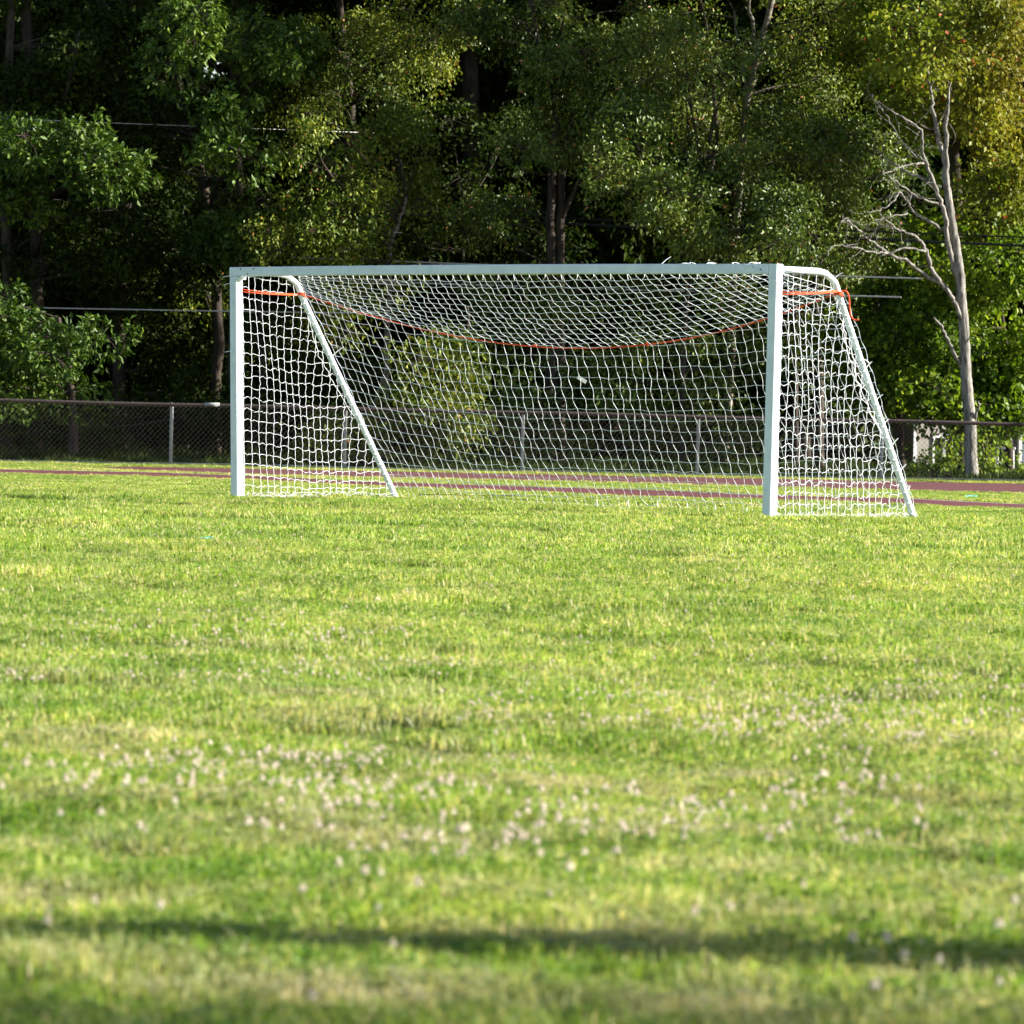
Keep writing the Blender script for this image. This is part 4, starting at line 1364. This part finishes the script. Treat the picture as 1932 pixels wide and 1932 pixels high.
rad = np.interp(np.arange(len(P)), [0, 8, 20, 35, 45, 55, 65, len(P)], np.array([15.5, 12.5, 11, 9.8, 9.0, 8.0, 6.8, 5.0]) / kk)
tk.tube(P, rad, 14)
dead_trunk = tk.build('trunk', M['bark_dead'], dead, smooth=True)
limbs = [
    ([(1540, 960), (1527, 800), (1500, 700), (1478, 590), (1462, 480), (1440, 370), (1430, 290)], 5.5, 1.8, 0, .4),
    ([(1542, 960), (1538, 800), (1535, 620), (1548, 555), (1548, 490), (1565, 355)], 5.5, 1.6, 0, -.3),
    ([(1600, 1420), (1558, 1290), (1540, 1180), (1528, 1080), (1505, 1000), (1465, 900), (1432, 815), (1415, 740), (1410, 660), (1310, 590), (1180, 510), (1165, 475)], 5.5, 1.0, 0, -.6),
    ([(1545, 1464), (1500, 1420), (1460, 1350), (1435, 1270), (1400, 1210), (1340, 1180), (1290, 1165), (1240, 1120), (1200, 1085)], 5.0, 1.2, 0, -.5),
    ([(1435, 1272), (1340, 1255), (1270, 1275), (1195, 1300)], 2.6, 1.2, -.2, -.6),
    ([(1545, 1458), (1400, 1370), (1330, 1320), (1240, 1280), (1170, 1230), (1130, 1200), (1090, 1160), (1030, 1110), (1005, 1130)], 4.2, 1.0, 0, -1.0),
    ([(1535, 1168), (1450, 1120), (1380, 1080), (1340, 1020), (1305, 975), (1270, 1020), (1200, 1060), (1120, 1080)], 3.2, .8, 0, -.7),
    ([(1515, 1040), (1400, 1000), (1300, 930), (1240, 885)], 2.5, .7, 0, -.7),
    ([(1485, 945), (1400, 900), (1320, 860), (1240, 805), (1190, 760)], 2.8, .7, 0, .4),
    ([(1435, 830), (1390, 825), (1300, 850), (1215, 885)], 2.6, .8, 0, -.8),
    ([(1240, 1280), (1150, 1275), (1050, 1250), (960, 1245), (938, 1295)], 2.2, .6, -.6, -1.2),
    ([(1340, 1080), (1290, 1090), (1200, 1110), (1130, 1150)], 1.5, .5, -.3, -.7),
    ([(1280, 720), (1340, 740), (1400, 790), (1430, 820)], .9, 1.2, .2, 0),
    ([(1180, 510), (1230, 580), (1290, 680), (1390, 800)], .9, 1.4, .3, 0),
    ([(1150, 1210), (1190, 1150), (1250, 1150)], 1.4, .9, -.6, -.8),
]
for pts_, r0, r1, d0, d1 in limbs:
    P = dpath([z5(*p) for p in pts_], d0, d1, 5, 0.010)
    m = MB()
    m.tube(P, np.linspace(r0 * 1.0, r1 * 1.0, len(P)) / kk, 8)
    r = rng
    # fine twigs
    for q in P[len(P) // 3::2]:
        for _ in range(2):
            if r.random() < 0.42:
                d = np.array([r.normal(-.35, .6), r.normal(0, .4), r.normal(-.25, .6)])
                d /= np.linalg.norm(d)
                ln_ = r.uniform(0.12, 0.5)
                P3 = [q]
                for s_ in range(4):
                    d = d + r.normal(0, .35, 3); d /= np.linalg.norm(d)
                    P3.append(P3[-1] + d * ln_ / 4)
                m.tube(smooth_path(P3, 3), np.linspace(0.0055, 0.003, 13), 4, caps=False)
    m.build('limb', M['bark_dead'], dead_trunk, smooth=True)
for pts_, r0, r1 in (([(1292, 670), (1220, 530), (1150, 380), (1105, 295), (1050, 232)], 4.0, 2.4), ([(1385, 1060), (1388, 990), (1412, 935), (1408, 900)], 3.0, 1.0), ([(1290, 290), (1240, 160), (1190, 60), (1150, 0)], 4.2, 4.0)):
    P = dpath([z7(*p) for p in pts_], 0, -.3, 5, 0.008)
    m = MB(); m.tube(P, np.linspace(r0, r1, len(P)) / kk, 8)
    m.build('limb', M['bark_dead'], dead_trunk, smooth=True)

# ------------------------------------------------------------------ overhead cables
def cable(a, b, xr, mat, label, r=0.012, sag=0.0006):
    """a straight run through picture points a and b (u, v, Y), from x = xr[0] to xr[1]"""
    a = at(*a); b = at(*b)
    d = (b - a) / (b[0] - a[0])
    x = np.linspace(xr[0], xr[1], 60)
    P = np.array([a + d * (q - a[0]) for q in x])
    P[:, 2] += sag * (x - (a[0] + b[0]) / 2) ** 2
    m = MB(); m.tube(P, r, 6)
    o = m.build('overhead_cable', mat, None, smooth=True, loc=(0, a[1], 0))
    return tag(o, label, 'cable', 'overhead cables running through the trees')
xe = at(1738, 525, 75)[0]
cable((1580, 521, 75.3), (1740, 525.5, 74.7), (-4, xe), M['silver'], 'pale cable, upper of the two bright ones right of the goal', 0.015)
cable((1580, 557.5, 75.1), (1700, 560.5, 74.7), (-4, xe - 0.35), M['silver'], 'pale cable, lower of the two bright ones right of the goal', 0.017)
cable((330, 585.5, 78.6), (520, 588.5, 78.0), (-26, -2.4), M['silver'], 'thick pale cable glinting through the dark trees left of the goal', 0.013)
cable((390, 437, 81.2), (560, 438, 79.2), (-26, -2.0), M['silver'], 'thin pale cable crossing the dark trees above the left post', 0.010)
cable((440, 241, 81.0), (600, 247, 83.0), (-26, 1.5), M['silver'], 'highest pale cable glimpsed between the left trees', 0.006)
cable((1500, 431, 76.6), (1932, 448, 74), (-26, 26), M['black'], 'black cable, higher of the two dark ones behind the dead tree', 0.014)
cable((1500, 444, 76.4), (1932, 464, 73.8), (-26, 26), M['black'], 'thicker black cable, lower of the two dark ones behind the dead tree', 0.024)

# ------------------------------------------------------------------ houses
def house(name, label, x0, x1, Y, hw, mat, windows, roofh=1.6, depth=7, yaw=24):
    root = empty(name, ((x0 + x1) / 2, Y, 0), label, 'house')
    # wall with true openings: build from columns around windows
    m = MB()
    edges = sorted(windows, key=lambda w_: w_[0])
    xc = x0
    cx_ = lambda a, b, z0_, z1_: m.box(((a + b) / 2, Y + 0.1, (z0_ + z1_) / 2), X3, Y3, Z3, (b - a) / 2, 0.1, (z1_ - z0_) / 2)
    for (a, b, z0_, z1_) in edges:
        cx_(xc, a, -.1, hw)
        cx_(a, b, -.1, z0_)
        cx_(a, b, z1_, hw)
        xc = b
    cx_(xc, x1, -.1, hw)
    m.box((x0 + 0.1, Y + depth / 2 + .1, hw / 2), X3, Y3, Z3, 0.1, depth / 2 - .1, hw / 2)
    m.box((x1 - 0.1, Y + depth / 2 + .1, hw / 2), X3, Y3, Z3, 0.1, depth / 2 - .1, hw / 2)
    m.box(((x0 + x1) / 2, Y + depth, hw / 2), X3, Y3, Z3, (x1 - x0) / 2, 0.1, hw / 2)
    m.build('wall', mat, root)
    for xx_ in (x0, x1):
        m = MB(); m.box((xx_, Y - 0.012, hw / 2), X3, Y3, Z3, 0.035, 0.03, hw / 2, 0.004)
        m.build('corner_trim', M['trim'], root)
    for (a, b, z0_, z1_) in edges:
        m = MB()
        t = 0.022
        for c_, hx_, hz_ in (((a - t, z0_, z1_), t, 0), ((b + t, z0_, z1_), t, 0)):
            m.box((c_[0], Y - 0.01, (z0_ + z1_) / 2), X3, Y3, Z3, t, 0.025, (z1_ - z0_) / 2 + 2 * t)
        for zc in (z0_ - t, z1_ + t):
            m.box(((a + b) / 2, Y - 0.008, zc), X3, Y3, Z3, (b - a) / 2, 0.023, t)
        m.box(((a + b) / 2, Y + 0.04, (z0_ + z1_) / 2), X3, Y3, Z3, (b - a) / 2, 0.015, 0.02)
        wf = m.build('window', M['trim'], root)
        m = MB(); m.box(((a + b) / 2, Y + 0.08, (z0_ + z1_) / 2), X3, Y3, Z3, (b - a) / 2, 0.01, (z1_ - z0_) / 2)
        m.build('pane', M['glass'], wf)
    m = MB()
    e = 0.35
    ym = Y + depth / 2
    V_ = [(x0 - e, Y - e, hw), (x1 + e, Y - e, hw), (x1 + e, Y + depth + e, hw), (x0 - e, Y + depth + e, hw), (x0 - e, ym, hw + roofh), (x1 + e, ym, hw + roofh),
          (x0 - e, Y - e, hw + .12), (x1 + e, Y - e, hw + .12), (x1 + e, Y + depth + e, hw + .12), (x0 - e, Y + depth + e, hw + .12)]
    m.add(np.array(V_), [(0, 3, 2, 1), (0, 1, 7, 6), (2, 3, 9, 8), (6, 7, 5, 4), (8, 9, 4, 5), (0, 6, 4, 9, 3), (1, 2, 8, 5, 7)])
    m.build('roof', M['roof'], root)
    m = MB(); m.box(((x0 + x1) / 2, Y - e - 0.012, hw + .06), X3, Y3, Z3, (x1 - x0) / 2 + e, 0.01, 0.07)
    m.build('fascia', M['trim'], root)
    root.rotation_euler = (0, 0, math.radians(yaw))
    return root
hY = 88
hx0 = at(1716, 850, hY)[0]; hx1 = at(1850, 850, hY)[0]
wz = lambda v, u=1780: at(u, v, hY)[2]
house('beige_house', 'beige sided house with white corner trim left of the dead trunk', hx0, hx1, hY, 1.62, M['siding_beige'],
      [(at(1759, 850, hY)[0], at(1777, 850, hY)[0], wz(880), wz(826)), (at(1782, 850, hY)[0], at(1813, 850, hY)[0], wz(888), wz(835))], roofh=1.1, depth=6)
h2Y = 90
house('blue_house', 'slate blue house with white corner trim at the right edge', at(1889, 850, h2Y)[0], at(1889, 850, h2Y)[0] + 5.5, h2Y, 1.75, M['siding_blue'],
      [(at(1940, 850, h2Y)[0], at(1975, 850, h2Y)[0], 0.8, 1.4)], roofh=0.8, depth=5)
h3Y = 106
house('white_house', 'pale house glimpsed through the dark trees at far left', at(150, 850, h3Y)[0], at(345, 850, h3Y)[0], h3Y, 2.6, M['siding_white'],
      [(at(190, 850, h3Y)[0], at(215, 850, h3Y)[0], 0.8, 1.7), (at(270, 850, h3Y)[0], at(300, 850, h3Y)[0], 0.8, 1.7)], roofh=1.4, depth=6)
# garden table before the blue house
tY = 84
tb = empty('garden_table', (at(1895, 890, tY)[0], tY, 0), 'white plastic garden table in front of the slate blue house', 'table')
cx0 = at(1895, 890, tY)[0]
m = MB(); m.box((cx0, tY, 0.44), X3, Y3, Z3, 0.18, 0.18, 0.02, 0.01); m.build('table_top', M['plastic'], tb)
for dx in (-.14, .14):
    for dy in (-.14, .14):
        m = MB(); m.tube([(cx0 + dx, tY + dy, 0.42), (cx0 + dx * 1.1, tY + dy * 1.1, -0.01)], [0.02, 0.015], 8); m.build('leg', M['plastic'], tb)

# ------------------------------------------------------------------ utility poles beside the frame; the nearer is added to throw the foreground shade band
def pole(x, y, hgt_, label, r=0.17, arms=True):
    root = empty('utility_pole', (x, y, 0), label, 'utility pole')
    m = MB(); m.tube([(x, y, -0.3), (x, y, hgt_ * .5), (x, y, hgt_)], [r, r * .92, r * .8], 16)
    m.build('pole', M['wood'], root, smooth=True)
    if arms:
        m = MB(); m.box((x, y - r - 0.05, hgt_ - 0.6), X3, Y3, Z3, 1.1, 0.05, 0.06, 0.006); m.build('crossarm', M['wood'], root)
        for dx in (-.9, -.4, .4, .9):
            m = MB(); m.tube([(x + dx, y - r - 0.05, hgt_ - 0.54), (x + dx, y - r - 0.05, hgt_ - 0.4)], [0.04, 0.02], 8); m.build('insulator', M['silver'], root)
    return root
pole(-24.5, 80.8, 9, 'wooden utility pole beyond the left end of the tree row')
pole(25.0, 80.8, 9, 'wooden utility pole beyond the right end of the tree row')
px = 9.0
py = 8.98 - (px - 0) * math.tan(SUN_PHI)
pole(px, py, 8.5, 'unseen wooden pole added at the right of the field to cast a shadow', r=0.185, arms=False)

make_tree('added_shade_tree', 'unseen thin tree added at the right of the field to shade the near grass', (9.6, 7.3, 0), [([np.array([9.6, 7.3, -0.1]), np.array([9.65, 7.3, 2.2]), np.array([9.6, 7.35, 5.0])], 0.06, 0.02)],
          [(np.array([9.6, 7.3, 4.35]), 1.3, 0.75, 1.0)], 'birch', seed=77, dens=0.42)  # added out of view to half-shade the grass nearest the camera
# ------------------------------------------------------------------ litter
def wrapper(u, v, s, label, seed):
    r = np.random.default_rng(seed)
    p = gnd(u, v); z = hgt(p[0], p[1]) + 0.045
    n = 6
    V = []
    for i in range(n):
        for j in range(n):
            V.append([p[0] + (i / (n - 1) - .5) * s * 1.8, p[1] + (j / (n - 1) - .5) * s, z + r.uniform(0, s * .35)])
    Fs = [(i * n + j, (i + 1) * n + j, (i + 1) * n + j + 1, i * n + j + 1) for i in range(n - 1) for j in range(n - 1)]
    o = link_mesh('wrapper', np.array(V), Fs, M['teal'], None, loc=(p[0], p[1], z))
    return tag(o, label, 'litter')
wrapper(391, 1027, 0.05, 'small crumpled teal wrapper in the grass left of the goal', 1)
wrapper(1832, 946, 0.08, 'crumpled teal wrapper beside the red strip right of the goal', 2)
print('LEAVES', NLEAF)
